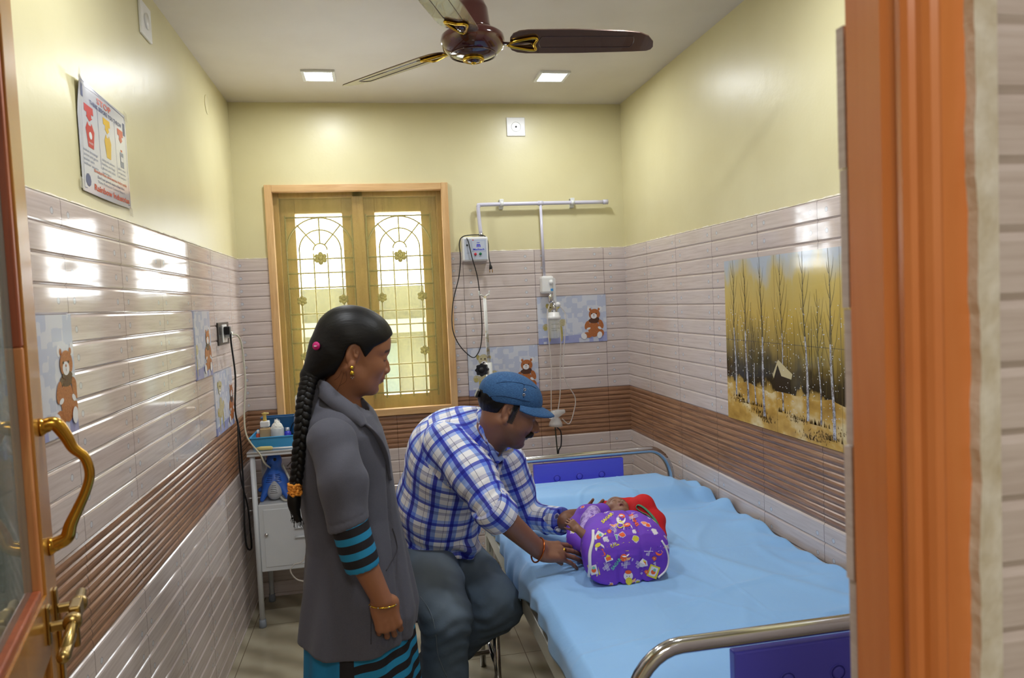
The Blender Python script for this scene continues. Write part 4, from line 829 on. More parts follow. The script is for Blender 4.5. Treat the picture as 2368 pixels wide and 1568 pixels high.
# ---------------------------------------------------------------- smooth solid modelling (signed distance -> one mesh)
def smin(a, b, k): 
    if k <= 0: return np.minimum(a, b)
    h = np.clip(k-np.abs(a-b), 0, None)/k; return np.minimum(a, b)-h*h*k*0.25
def rotm(yaw=0, pitch=0, roll=0):
    """columns: forward(x), left(y), up(z)"""
    cy, sy, cp, sp_, cr, sr = cos(yaw), sin(yaw), cos(pitch), sin(pitch), cos(roll), sin(roll)
    Rz = np.array([[cy, -sy, 0], [sy, cy, 0], [0, 0, 1]]); Ry = np.array([[cp, 0, -sp_], [0, 1, 0], [sp_, 0, cp]]); Rx = np.array([[1, 0, 0], [0, cr, -sr], [0, sr, cr]])
    return Rz@Ry@Rx
class SDF:
    def __init__(s): s.ops = []
    def _add(s, fn, c, r, k, mode): s.ops.append((fn, np.array(c, float), float(r), k, mode)); return s
    def cone(s, a, b, ra, rb, k=0.0, mode='u'):
        a = np.array(a, float); b = np.array(b, float); ba = b-a; L2 = float(ba@ba)+1e-12
        def fn(P):
            d = P-a; t = np.clip(d@ba/L2, 0, 1); return np.linalg.norm(d-t[:, None]*ba, axis=1)-(ra+(rb-ra)*t)
        return s._add(fn, (a+b)/2, sqrt(L2)/2+max(ra, rb), k, mode)
    def ell(s, c, r, R=None, k=0.0, mode='u'):
        c = np.array(c, float); r = np.array(r, float); R = np.eye(3) if R is None else R
        def fn(P):
            q = (P-c)@R; k0 = np.linalg.norm(q/r, axis=1); k1 = np.linalg.norm(q/(r*r), axis=1)+1e-9; return np.where(k0 < 1e-6, -r.min(), k0*(k0-1)/k1)
        return s._add(fn, c, r.max(), k, mode)
    def rbox(s, c, h, R=None, rd=0.01, k=0.0, mode='u'):
        c = np.array(c, float); h = np.array(h, float)-rd; R = np.eye(3) if R is None else R
        def fn(P):
            q = np.abs((P-c)@R)-h; return np.linalg.norm(np.maximum(q, 0), axis=1)+np.minimum(q.max(axis=1), 0)-rd
        return s._add(fn, c, np.linalg.norm(h)+rd, k, mode)
    def chain(s, pts, rs, k=0.0, mode='u'):
        for i in range(len(pts)-1): s.cone(pts[i], pts[i+1], rs[i], rs[i+1], k, mode)
        return s
    def fn(s, f, c, r, k=0.0, mode='u'): return s._add(f, c, r, k, mode)
    def loft(s, Z, CX, CY, RX, RY, k=0.0, pw_=2.0, mode='u', R=None, O=None):
        """stack of ellipses along z (or the local axis of R,O)"""
        Z = np.array(Z, float); CXa, CYa, RXa, RYa = (np.array(q, float) for q in (CX, CY, RX, RY)); R_ = np.eye(3) if R is None else R; O_ = np.zeros(3) if O is None else np.array(O, float)
        def f(P):
            Q = (P-O_)@R_; z = Q[:, 2]; cx = np.interp(z, Z, CXa); cy = np.interp(z, Z, CYa); rx = np.interp(z, Z, RXa); ry = np.interp(z, Z, RYa)
            x = np.abs(Q[:, 0]-cx)/rx; y = np.abs(Q[:, 1]-cy)/ry; d = ((x**pw_+y**pw_)**(1/pw_)-1)*np.minimum(rx, ry)
            return np.maximum(d, np.maximum(Z[0]-z, z-Z[-1]))
        c = O_+R_@np.array([CXa.mean(), CYa.mean(), (Z[0]+Z[-1])/2]); return s._add(f, c, np.linalg.norm([(Z[-1]-Z[0])/2, RXa.max()+np.ptp(CXa), RYa.max()+np.ptp(CYa)]), k, mode)
    def val(s, P, near=None):
        d = np.full(len(P), 1.0)
        if len(P) == 0: return d
        lo = P.min(0); hi = P.max(0)
        for (fn, c, r, k, mode) in s.ops:
            q = np.clip(c, lo, hi)
            if mode in 'us' and np.linalg.norm(q-c) > r+0.05+k: continue
            v = fn(P)
            if mode == 'u': d = smin(d, v, k)
            elif mode == 's': d = -smin(-d, v, k)
            elif mode == 'i': d = np.maximum(d, v) if k <= 0 else -smin(-d, -v, k)
            elif mode == 'd': d = d+v      # displacement
        return d
    def bounds(s):
        u = [o for o in s.ops if o[4] == 'u']; lo = np.min([o[1]-o[2] for o in u], 0); hi = np.max([o[1]+o[2] for o in u], 0); return lo-0.02, hi+0.02
    def mesh(s, name, h, mats, parent=None, uvfn=None, colfn=None, sm_it=1, matfn=None, lohi=None):
        lo, hi = lohi or s.bounds(); B = 8; nb = np.ceil((hi-lo)/(h*B)).astype(int)
        I = np.stack(np.meshgrid(*[np.arange(n) for n in nb], indexing='ij'), -1).reshape(-1, 3)
        # coarse culling in supers of 4 blocks
        sup = I//4; key = (sup[:, 0]*1000+sup[:, 1])*1000+sup[:, 2]; order = np.argsort(key, kind='stable'); I = I[order]; key = key[order]
        cuts = np.flatnonzero(np.diff(key))+1; groups = np.split(I, cuts); act = []
        for g_ in groups:
            ctr = lo+(g_+0.5)*h*B; d = s.val(ctr); a = np.abs(d) < h*B*1.35
            if a.any(): act.append(g_[a])
        loc = np.stack(np.meshgrid(*[np.arange(B+1)]*3, indexing='ij'), -1).reshape(-1, 3)
        N = nb*B+2; gid = lambda ijk: (ijk[..., 0].astype(np.int64)*N[1]+ijk[..., 1])*N[2]+ijk[..., 2]
        VK, VP, FQ = [], [], []
        for g_ in act:
            pts = (g_[:, None, :]*B+loc[None]); P = lo+pts.reshape(-1, 3)*h; D = s.val(P).reshape(len(g_), B+1, B+1, B+1)
            Pt = pts.reshape(len(g_), B+1, B+1, B+1, 3); ins = D < 0
            c8 = [ins[:, i:B+i, j:B+j, k:B+k] for i in (0, 1) for j in (0, 1) for k in (0, 1)]; cnt = sum(c.astype(int) for c in c8); ok = (cnt > 0) & (cnt < 8)
            b_, x_, y_, z_ = np.nonzero(ok)
            if not len(b_): continue
            acc = np.zeros((len(b_), 3)); num = np.zeros(len(b_))
            for ax in range(3):
                for (u, v) in ((0, 0), (0, 1), (1, 0), (1, 1)):
                    o0 = [0, 0, 0]; o1 = [0, 0, 0]; oth = [a for a in range(3) if a != ax]; o0[oth[0]] = o1[oth[0]] = u; o0[oth[1]] = o1[oth[1]] = v; o1[ax] = 1
                    d0 = D[b_, x_+o0[0], y_+o0[1], z_+o0[2]]; d1 = D[b_, x_+o1[0], y_+o1[1], z_+o1[2]]; cr = (d0 < 0) != (d1 < 0)
                    t = np.where(cr, d0/np.where(cr, d0-d1, 1), 0); p = np.stack([x_+o0[0], y_+o0[1], z_+o0[2]], 1).astype(float); p[:, ax] += t; acc += p*cr[:, None]; num += cr
            base = g_[b_]*B; VK.append(gid(base+np.stack([x_, y_, z_], 1))); VP.append(lo+(base+acc/num[:, None])*h)
            for ax in range(3):
                o1 = [0, 0, 0]; o1[ax] = 1; A = ins[:, :B, :B, :B]; Bn = ins[:, o1[0]:B+o1[0], o1[1]:B+o1[1], o1[2]:B+o1[2]]; e = A != Bn
                eb, ex, ey, ez = np.nonzero(e)
                if not len(eb): continue
                c = g_[eb]*B+np.stack([ex, ey, ez], 1); e1 = np.zeros(3, int); e2 = np.zeros(3, int); e1[(ax+1) % 3] = 1; e2[(ax+2) % 3] = 1
                q = np.stack([gid(c-e1-e2), gid(c-e2), gid(c), gid(c-e1)], 1); flip = ~A[eb, ex, ey, ez]; q[flip] = q[flip][:, ::-1]; FQ.append(q)
        VK = np.concatenate(VK); VP = np.concatenate(VP); FQ = np.concatenate(FQ)
        uk, ui = np.unique(VK, return_index=True); VP = VP[ui]; idx = np.searchsorted(uk, FQ); idx = np.clip(idx, 0, len(uk)-1); good = (uk[idx] == FQ).all(1); F = idx[good]
        for _ in range(sm_it):      # light relaxation
            E_ = np.concatenate([F[:, [0, 1]], F[:, [1, 2]], F[:, [2, 3]], F[:, [3, 0]]]); S = np.zeros_like(VP); n_ = np.zeros(len(VP))
            np.add.at(S, E_[:, 0], VP[E_[:, 1]]); np.add.at(S, E_[:, 1], VP[E_[:, 0]]); np.add.at(n_, E_[:, 0], 1); np.add.at(n_, E_[:, 1], 1); VP = 0.5*VP+0.5*S/np.maximum(n_, 1)[:, None]
        lab = np.arange(len(VP)); E_ = np.concatenate([F[:, [0, 1]], F[:, [1, 2]], F[:, [2, 3]], F[:, [3, 0]]])
        while True:
            old = lab.copy(); m_ = np.minimum(lab[E_[:, 0]], lab[E_[:, 1]]); np.minimum.at(lab, E_[:, 0], m_); np.minimum.at(lab, E_[:, 1], m_); lab = lab[lab]
            if (lab == old).all(): break
        u_, inv, cnt_ = np.unique(lab, return_inverse=True, return_counts=True); keep = cnt_[inv] >= cnt_.max()*.05
        if not keep.all(): F = F[keep[F[:, 0]]]; new = np.cumsum(keep)-1; VP = VP[keep]; F = new[F]
        return np_mesh(name, VP, F, mats, parent, uvfn, colfn, matfn)
    def hit(s, px, py, y0=1.0, off=0.0):
        """first point of this solid on the line of sight through a photo pixel"""
        a = at(px, py, y0); d = a-EYE; d /= np.linalg.norm(d); t = 0.0; best = (9, 0)
        while t < 3.0:
            v = s.val((a+d*t)[None])[0]; best = min(best, (v, t))
            if v < .0006: break
            t += max(v*.7, .0004) if v < .05 else .03
        s.miss = best[0] > .004
        return a+d*(best[1]-off)
def np_mesh(name, VP, F, mats, parent=None, uvfn=None, colfn=None, matfn=None):
    nf = len(F); me = bpy.data.meshes.new(name); me.vertices.add(len(VP)); me.vertices.foreach_set('co', VP.astype(np.float32).ravel())
    me.loops.add(nf*4); me.loops.foreach_set('vertex_index', F.astype(np.int32).ravel()); me.polygons.add(nf); me.polygons.foreach_set('loop_start', np.arange(0, nf*4, 4, dtype=np.int32))
    try: me.polygons.foreach_set('loop_total', np.full(nf, 4, dtype=np.int32))
    except Exception: pass
    for m_ in (mats if isinstance(mats, (list, tuple)) else [mats]): me.materials.append(m_)
    me.update(calc_edges=True); me.polygons.foreach_set('use_smooth', np.ones(nf, bool))
    C4 = VP[F]
    if matfn is not None: me.polygons.foreach_set('material_index', matfn(C4.mean(1)).astype(np.int32))
    if uvfn is not None:
        l = me.uv_layers.new(name='uv'); l.data.foreach_set('uv', uvfn(C4.mean(1), C4).astype(np.float32).ravel())
    if colfn is not None:
        ca = me.color_attributes.new('tint', 'FLOAT_COLOR', 'POINT'); c = np.ones((len(VP), 4), np.float32); c[:, :3] = colfn(VP); ca.data.foreach_set('color', c.ravel())
    me.update(); return new_obj(name, me, parent)
def limb_uv(limbs):
    """limbs: list of (a, b, ref, rad, wrapoffset). Cloth coordinates (round, along) in metres for each face corner"""
    def f(FC, C4):
        best = None; D = []
        for (a, b, ref, rad, vo) in limbs:
            a = np.array(a, float); b = np.array(b, float); ba = b-a; t = np.clip((FC-a)@ba/(ba@ba), 0, 1); D.append(np.linalg.norm(FC-a-t[:, None]*ba, axis=1)-rad)
        who = np.argmin(np.array(D), 0); uv = np.zeros(C4.shape[:2]+(2,))
        for i, (a, b, ref, rad, vo) in enumerate(limbs):
            m_ = who == i
            if not m_.any(): continue
            a = np.array(a, float); ax = np.array(b, float)-a; ax /= np.linalg.norm(ax); r_ = np.array(ref, float); r_ = r_-ax*(r_@ax); r_ /= np.linalg.norm(r_); s_ = np.cross(ax, r_)
            Q = C4[m_]-a; th = np.arctan2(Q@s_, Q@r_); c = np.arctan2((FC[m_]-a)@s_, (FC[m_]-a)@r_)[:, None]; th = c+(th-c+pi) % (2*pi)-pi
            uv[m_, :, 0] = th*rad; uv[m_, :, 1] = Q@ax+vo
        return uv
    return f
def pnoise(P, s, seed=0):
    """cheap smooth noise from rotated sines"""
    r = np.random.RandomState(seed); v = 0
    for i in range(5):
        d = r.normal(size=3); d /= np.linalg.norm(d); v = v+np.sin(P@d*s*(0.7+0.25*i)+r.uniform(0, 6.28)+0.8*np.sin(P@r.normal(size=3)*s*0.4))
    return v/5
# ---- heads and hands
def head_sdf(S, R, O, s, neck, jaw=1.0, nose=1.0, k=0.02, lipz=0.0, mouth_open=0.0):
    """R columns forward, left, up; O head centre; s scale; neck = (bottom point, radius top, radius bottom)"""
    W = lambda x, y, z: O+R@(np.array([x, y, z])*s)
    r = lambda *a: np.array(a)*s
    S.ell(W(-.018, 0, .032), r(.094, .074, .080), R); S.ell(W(.028, 0, -.02), r(.062, .061, .088), R, .03*s)
    S.ell(W(.028, 0, -.075), r(.052, .048*jaw, .036), R, .03*s); S.ell(W(.068, 0, -.094), r(.019, .022, .017), R, .022*s)
    for y in (-1, 1):
        S.ell(W(.058, .036*y, -.028), r(.028, .022, .026), R, .02*s); S.cone(W(-.012, .058*y, -.045), W(.045, .03*y, -.088), .016*s, .014*s, .022*s)
        S.cone(W(.074, .014*y, .020), W(.062, .045*y, .021), .010*s, .009*s, .014*s)
    if neck is not None:
        S.cone(W(-.022, 0, -.05), neck[0], neck[1], neck[2], .03*s)
    for y in (-1, 1): S.ell(W(.093, .030*y, .000), r(.017, .017, .012), R, .010*s, 's')
    for y in (-1, 1): S.ell(W(.071, .031*y, .000), r(.0150, .0160, .0135), R, .003*s)
    n = nose
    S.cone(W(.083, 0, .012), W(.083+.026*n, 0, -.028), .0065*s, .0095*s, .010*s); S.ell(W(.083+.024*n, 0, -.033), r(.0105, .0105, .0085), R, .007*s)
    for y in (-1, 1): S.ell(W(.092+.006*n, .0115*y, -.0355), r(.0095, .0070, .0070), R, .005*s); S.ell(W(.097+.006*n, .0075*y, -.0425), r(.005, .0032, .0035), R, .002*s, 's')
    S.ell(W(.083, 0, -.053), r(.014, .022, .012), R, .012*s); S.ell(W(.0985, 0, .008), r(.011, .03, .011), R, .008*s, 's'); S.ell(W(.0905, 0, -.0785), r(.008, .022, .006), R, .008*s, 's')
    S.cone(W(.088, -.008, -.0545), W(.088, .008, -.0545), .0058*s, .0058*s, .006*s)
    for y in (-1, 1): S.cone(W(.088, .006*y, -.0550), W(.078, .021*y, -.0585), .0052*s, .003*s, .005*s); S.cone(W(.086, .003*y, -.0675-mouth_open), W(.077, .019*y, -.0615), .0062*s, .003*s, .005*s)
    if mouth_open > 0: S.ell(W(.088, 0, -.060-mouth_open*.5), r(.012, .013, .003+mouth_open*.6), R, .002*s, 's')
    else: S.ell(W(.094, 0, -.0610), r(.010, .020, .0012), R, .002*s, 's')
    for y in (-1, 1):     # ears
        Re = R@rotm(radians(-16*y), radians(0)); e0 = W(-.012, .071*y, -.006)
        S.ell(e0, r(.019, .0075, .031), Re, .006*s); S.ell(W(-.009, .0800*y, -.001), r(.0110, .0060, .0200), Re, .003*s, 's'); S.cone(W(-.010, .0765*y, .004), W(-.006, .0765*y, -.010), .0028*s, .0028*s, .003*s); S.ell(W(-.006, .0755*y, -.036), r(.009, .006, .012), Re, .006*s)
        S.cone(W(-.001, .075*y, -.012), W(.002, .073*y, .000), .0045*s, .003*s, .004*s)
def head_tint(R, O, s, base, brow=(0.02, 0.015, 0.012), lip=(0.25, 0.09, 0.07), stub=None, browz=.024):
    base = np.array(base); brow = np.array(brow); lip = np.array(lip)
    def f(V):
        q = ((V-O)@R)/s; x, y, z = q.T; c = np.tile(base, (len(V), 1)); y = np.abs(y)
        near = (np.linalg.norm(q, axis=1) < .15)
        def mixin(c, w, col): w = np.clip(w, 0, 1)[:, None]; return c*(1-w)+np.array(col)*w
        wb = np.clip(1.4-np.abs((z-browz+.0035*np.clip((y-.034)/.012, -1, 2)))/.0042, 0, 1)*((y > .010) & (y < .050) & (x > .045))*near; c = mixin(c, wb*.92, brow)
        lp = (np.clip(1.3-np.abs(z+.0605)/.0085, 0, 1))*((y < .022) & (x > .076))*near; c = mixin(c, lp*.8, lip)
        ls = np.clip(1.2-np.abs(z+.0035+.003*np.clip((y-.031)/.014, -1, 1)**2)/.0016, 0, 1)*((y > .016) & (y < .047) & (x > .066))*near; c = mixin(c, ls*.9, brow)
        nt = ((x > .09) & (y > .004) & (y < .011) & (z < -.0405) & (z > -.047))*near; c = mixin(c, nt*.7, brow)
        if stub is not None: c = mixin(c, stub(x, y, z)*near, brow)
        return c
    return f
def hand_sdf(S, w, d, up, side, s=1.0, curl=(25, 25, 25, 30), thumb=(40, 0), spread=6, k=.006):
    """w wrist point, d direction of the fingers, up back-of-hand normal, side=+1 when the thumb lies to cross(up,d)... mirrored by -1"""
    d = np.array(d, float); d /= np.linalg.norm(d); up = np.array(up, float); up -= d*(up@d); up /= np.linalg.norm(up); t = np.cross(up, d)*side; w = np.array(w, float)
    R = np.stack([d, t, up], 1); W = lambda a, b, c: w+R@(np.array([a, b, c])*s)
    S.rbox(W(.046, .0, -.002), np.array([.046, .037, .0135])*s, R, .0125*s, .014*s); S.ell(W(.03, .022, -.008), np.array([.032, .018, .015])*s, R, .012*s); S.ell(W(.03, -.024, -.006), np.array([.034, .013, .013])*s, R, .012*s)
    L_ = [(.044, .026, .021), (.049, .030, .023), (.045, .028, .022), (.035, .021, .019)]; tips = []
    for i, (y, Ls, cu) in enumerate(zip((.029, .0098, -.0098, -.0285), L_, curl)):
        an = radians((1.5-i)*spread); p = W(.086-(.006 if i in (0,) else 0)-(.010 if i == 3 else 0), y, .0); a = 0.0; rr = (.0088, .0080, .0072, .0062); rr = [q*s*(1.0 if i < 3 else .88) for q in rr]; pts = [p]
        for j, l_ in enumerate(Ls): 
            a += radians(cu)*(0.9, 1.15, .8)[j]; v = R@np.array([cos(a)*cos(an), cos(a)*sin(an), -sin(a)]); p = p+v*l_*s; pts.append(p)
        S.cone(W(.06, y*.9, 0), pts[0], .0095*s, rr[0], .008*s)
        for j in range(3): S.cone(pts[j], pts[j+1], rr[j], rr[j+1], .0035*s if j else .005*s)
        S.ell(pts[0], np.array([.011, .0095, .0105])*s*(1 if i < 3 else .9), R, .006*s); tips.append(pts)
    ta, tc = radians(thumb[0]), radians(thumb[1]); p = W(.018, .030, -.006); v = lambda a, c: R@np.array([cos(a)*cos(c), sin(a)*cos(c), -sin(c)]); p1 = p+v(ta, tc)*.040*s; p2 = p1+v(ta*.75, tc*1.2)*.030*s; p3 = p2+v(ta*.55, tc*1.4)*.024*s
    S.cone(p, p1, .0135*s, .0105*s, .014*s); S.cone(p1, p2, .0102*s, .0090*s, .004*s); S.cone(p2, p3, .0090*s, .0070*s, .003*s); tips.append([p1, p2, p3])
    return tips
def skin_mat(name, dark=1.0):
    k = Mat(name, rough=0.48, Subsurface_Weight=0.08); at_ = k.n('ShaderNodeVertexColor', layer_name='tint'); n_ = k.noise(k.obj(), 90, 4, 0.6)
    k.set('Base Color', k.mix(k.math('MULTIPLY', n_, 0.25), at_.outputs[0], k.mix(1.0, at_.outputs[0], (0.72, 0.66, 0.64, 1), 'MULTIPLY'))); k.set('Subsurface Radius', (0.01, 0.004, 0.002)); k.bump(k.noise(k.obj(), 260, 3), 0.15, 0.001); return k.m
def cloth_bump(k, sc=40, st=0.3):
    k.bump(k.math('ADD', k.noise(k.obj(), sc, 3), k.math('MULTIPLY', k.noise(k.obj(), 700, 2), 0.15)), st, 0.004)
SKIN = skin_mat('skin'); W3 = lambda px, py, y: at(px, py, y)
hr = Mat('black_hair', rgb(11, 10, 10), 0.48, Specular_IOR_Level=0.3)
hr.bump(hr.noise(hr.scale(hr.obj(), (20, 90, 60)), 2.0, 3, 0.5), 0.25, 0.003); HAIR = hr.m

# ---------------------------------------------------------------- the woman in the grey coat
WSKIN = (0.31, 0.130, 0.062); s = 0.97
wo = empty('person', (-0.08, 2.06, 0), 'woman with long black braid and grey coat standing, looking down at the baby', 'person')
HR = rotm(radians(5), radians(-17), 0); HO = at(823, 813, 2.055)
S = SDF(); nb = at(786, 948, 2.07); head_sdf(S, HR, HO, s, (nb, .047, .050), jaw=1.05, nose=0.55)
S.ell(HO+HR@np.array([.022, 0, .045])*s, np.array([.062, .062, .055])*s, HR, .03); S.ell(HO+HR@np.array([.036, 0, -.055])*s, np.array([.042, .053, .042])*s, HR, .02); S.cone(HO+HR@np.array([.088, -.010, -.060])*s, HO+HR@np.array([.088, .010, -.060])*s, .0085, .0085, .006); S.ell(HO+HR@np.array([.100, 0, -.0605])*s, np.array([.010, .020, .0011]), HR, .001, 's')
# torso and legs inside the clothes
S.chain([nb, at(780, 1010, 2.07), at(790, 1150, 2.07), at(810, 1300, 2.07), (-.09, 2.07, .72)], [.045, .10, .095, .10, .13], .03)
for (y, dx) in ((1.99, .0), (2.16, .02)): S.chain([(-.09+dx, y, .70), (-.09+dx, y, .42), (-.10+dx, y, .09)], [.085, .06, .038], .03); S.cone((-.11+dx, y, .045), (.05+dx, y, .028), .036, .026, .03)
def arm_w(S, sh, el, wr, side, full=True):
    S.chain([sh, el, wr], [.048, .038, .0245], .03)
shN, elN, wrN = at(770, 1030, 1.935), at(820, 1258, 1.868), at(884, 1388, 1.865)
S.chain([shN, elN, wrN], [.048, .0365, .0255], .02); hd = at(906, 1475, 1.865)-wrN
hand_sdf(S, wrN+hd*0.0, hd, (0.12, -1, 0.0), 1, .90, curl=(48, 46, 46, 50), thumb=(6, 52), spread=3)
shF, elF, wrF = shN+(.02, .27, 0), elN+(-.03, .34, -.0), wrN+(-.08, .34, -.01)
S.chain([shF, elF, wrF], [.048, .0365, .0255], .02); hand_sdf(S, wrF, hd, (0.0, 1, 0.0), -1, .88, curl=(28, 28, 28, 30), thumb=(22, 35), spread=3)
S.mesh('body', .0026, SKIN, wo, colfn=head_tint(HR, HO, s, WSKIN, lip=(0.20, 0.07, 0.055)))
# hair
def hair_cut(R, O, s, xs, zs):
    def f(P):
        q = ((P-O)@R)/s; return (np.interp(q[:, 0], xs, zs)-q[:, 2])*.75*s
    return f
H_ = SDF(); L2 = lambda x, y, z: HO+HR@(np.array([x, y, z])*s)
H_.ell(L2(-.018, 0, .036), np.array([.107, .086, .093])*s, HR); H_.ell(L2(.02, 0, .046), np.array([.074, .072, .066])*s, HR, .02); H_.ell(L2(-.06, 0, -.02), np.array([.062, .068, .07])*s, HR, .03)
H_.cone(L2(-.075, -.01, -.03), at(716, 868, 2.02), .052, .026, .03)
H_.fn(hair_cut(HR, HO, s, [-.30, -.086, -.045, -.034, -.026, .0, .012, .024, .040, .070, .092, .13], [-.20, -.112, -.075, -.035, .006, .020, .006, -.010, .026, .050, .076, .12]), HO, 1, .006, 'i')
# ear opening
H_.ell(L2(-.012, -.080, -.008), np.array([.021, .03, .031])*s, HR, .004, 's'); H_.ell(L2(-.012, .080, -.008), np.array([.021, .03, .031])*s, HR, .004, 's')
H_.mesh('hair', .0028, HAIR, wo)
g = MB(); path = bez([at(*p) for p in ((724, 850, 2.02), (716, 875, 2.01), (708, 905, 2.0), (702, 945, 1.985), (698, 990, 1.975), (692, 1040, 1.97), (688, 1085, 1.97), (682, 1130, 1.97))], 12)
n = len(path)
for k in range(3):
    pts = []; rs = []
    for i, p in enumerate(path):
        t = i/(n-1); ph = 2*pi*(t*6.5)+k*2*pi/3; w_ = .0125*(1-.35*t); pts.append(p+np.array([sin(ph)*w_, -sin(2*ph)*w_*.55, 0.0])); rs.append(.0135*(1-.30*t))
    g.tube(pts, rs, HAIR, 10)
e0 = path[-1]; g.tube(bez([e0, at(680, 1150, 1.97), at(682, 1178, 1.97), at(692, 1206, 1.97)], 6), [.009+.009*sin(pi*min(1, i/15)) *(1 if i < 16 else .3) for i in range(19)], HAIR, 12)
for k in range(26):
    a = random.uniform(0, 6.28); p = e0+np.array([.008*cos(a), .008*sin(a), -.03]); q = at(random.uniform(672, 706), random.uniform(1195, 1222), 1.97); g.tube(bez([p, (p+q)/2+(random.uniform(-.008, .004), 0, 0), q], 3), .0007, HAIR, 4)
for (a_, b_, c_) in (((795, 862, 1.99), (788, 885, 1.99), (779, 905, 1.995)), ((800, 858, 1.985), (801, 880, 1.985), (784, 893, 1.99)), ((790, 858, 1.99), (783, 872, 1.99), (772, 880, 2.0))): g.tube(bez([at(*a_), at(*b_), at(*c_)], 4), .00035, HAIR, 4)
g.build('braid', wo)
g = MB(); PK = plain('magenta_plastic', rgb(190, 20, 110), 0.25); c = at(731, 800, 1.985)
g.lathe([(0.0, -.004), (.010, -.003), (.0115, .0), (.009, .004), (.0, .005)], c, PK, axis=(-.5, -1, .1), n=16); g.box(c+np.array([-.001, -.004, .0]), (.004, .002, .0015), plain('clip_white', rgb(230, 210, 225), .3)); tag(g.build('hair_clip', wo), 'magenta hair clip')
g = MB(); ORG = plain('orange_scrunchie', rgb(232, 150, 52), 0.8)
for k in range(5):
    z = .010-k*.006; g.tube([e0+np.array([(.014+.003*sin(7*t*pi/12+k))*cos(t*pi/12), (.014+.003*cos(9*t*pi/12+k))*sin(t*pi/12), z+.002*sin(5*t*pi/12+k*2)]) for t in range(24)], .0042, ORG, 6, closed=True)
tag(g.build('hair_band', wo), 'orange hair band near the end of the braid')
# earring and nose pin
g = MB(); er = L2(-.006, -.083, -.042); g.lathe([(0, -.004), (.0045, -.003), (.0045, .003), (0, .004)], er, M_GOLD, axis=(0, -1, 0), n=12)
g.lathe([(0, .0), (.006, .003), (.0065, .008), (.003, .013), (0, .014)], er-np.array([0, .002, .021]), M_GOLD, n=12)
for k in range(3): g.lathe([(0, -.002), (.0018, 0), (0, .002)], er-np.array([.003*(k-1), .002, .026+.003*(k % 2)]), M_CHROME, n=8)
g.build('earring', wo)
# coat
CT = Mat('coat_cloth', rgb(80, 78, 84), 0.85, Sheen_Weight=0.1); CT.set('Base Color', CT.mix(CT.noise(CT.obj(), 500, 2), rgb(70, 71, 82), rgb(88, 89, 101))); cloth_bump(CT, 34, .22)
lv = [(935, 722, 836), (965, 702, 866), (1005, 692, 886), (1060, 686, 901), (1120, 686, 909), (1200, 699, 921), (1265, 708, 934), (1340, 703, 950), (1420, 696, 968), (1500, 690, 960)]
Z_, CX_, RX_ = [], [], []
for (py, a, b) in lv:
    A, B_ = at(a, py, 2.06), at(b, py, 2.06); Z_.append(float(A[2])); CX_.append(float((A[0]+B_[0])/2)); RX_.append(float((B_[0]-A[0])/2))
RY_ = [.10, .135, .150, .145, .138, .138, .150, .168, .184, .196]; Z_[-1] = .560
o_ = np.argsort(Z_); Z_, CX_, RX_, RY_ = [[q[i] for i in o_] for q in (Z_, CX_, RX_, RY_)]
S = SDF(); S.loft(Z_, CX_, [2.07]*10, RX_, RY_, pw_=2.25)
S.cone(at(757, 928, 2.075), at(806, 976, 2.06), .056, .060, .03)
S.ell(at(775, 1005, 2.0), (.055, .06, .05), None, .04); S.cone(at(752, 948, 2.07), at(795, 985, 2.07), .068, .078, .03)
S.cone(at(800, 870, 2.06), at(818, 985, 2.02)+(.03, 0, 0), .050, .020, .006, 's')
def folds(P):
    x = P[:, 0]+.09; y = P[:, 1]-2.07; th = np.arctan2(y, x); lo_ = np.clip((1.08-P[:, 2])/.4, 0, 1)
    return -(.0055*np.sin(th*9+2.5*np.sin(P[:, 2]*4))*lo_+.0035*pnoise(P, 22, 3)-.010*np.exp(-((th+.62+.25*np.sin(P[:, 2]*3))/.05)**2)*np.clip((1.12-P[:, 2])/.1, 0, 1))
S.fn(folds, (0, 2, 1), 1, 0, 'd')
S.fn(lambda P: .592+.006*np.sin(P[:, 0]*14)-P[:, 2], (0, 2, 1), 1, 0, 'i')
coat = S.mesh('coat', .0042, CT.m, wo); COAT = S
# sleeves of the coat, hemmed, standing off the body
def sleeve(sh, md, el, hem, hn, name, par):
    Q = SDF(); Q.chain([sh, md, el], [.056, .0575, .0515], .04); Q.ell(sh+(0, .02, .005), (.060, .056, .05), None, .03)
    Q.fn(lambda P: (P-hem)@hn, hem, 1, 0, 'i')
    def fo(P):
        t = (P-sh)@((el-sh)/np.linalg.norm(el-sh)); y = P[:, 0]-sh[0]
        return .0045*np.sin(y*60+t*26+1.5*np.sin(t*18))*np.clip(t/.08, 0, 1)*np.clip((.22-t)/.1, 0.15, 1)+.003*pnoise(P, 30, 13)-.0016*np.exp(-(((P-hem)@hn+.022)/.0016)**2)*-1
    Q.fn(fo, hem, 1, 0, 'd'); Q.mesh(name, .0038, CT.m, par); return Q
hn = np.array([.24, 0, -.97]); hn /= np.linalg.norm(hn)
SLV = sleeve(at(768, 1022, 1.93), at(790, 1110, 1.885), at(812, 1250, 1.855), at(810, 1214, 1.86), hn, 'sleeve', wo)
q_ = np.array([-.02, .27, 0]); sleeve(at(768, 1022, 1.93)+q_, at(790, 1110, 1.885)+q_+(0, .05, 0), at(812, 1250, 1.855)+q_+(-.02, .09, 0), at(810, 1214, 1.86)+q_, hn, 'sleeve', wo)
SL = SDF(); SL.ops = []
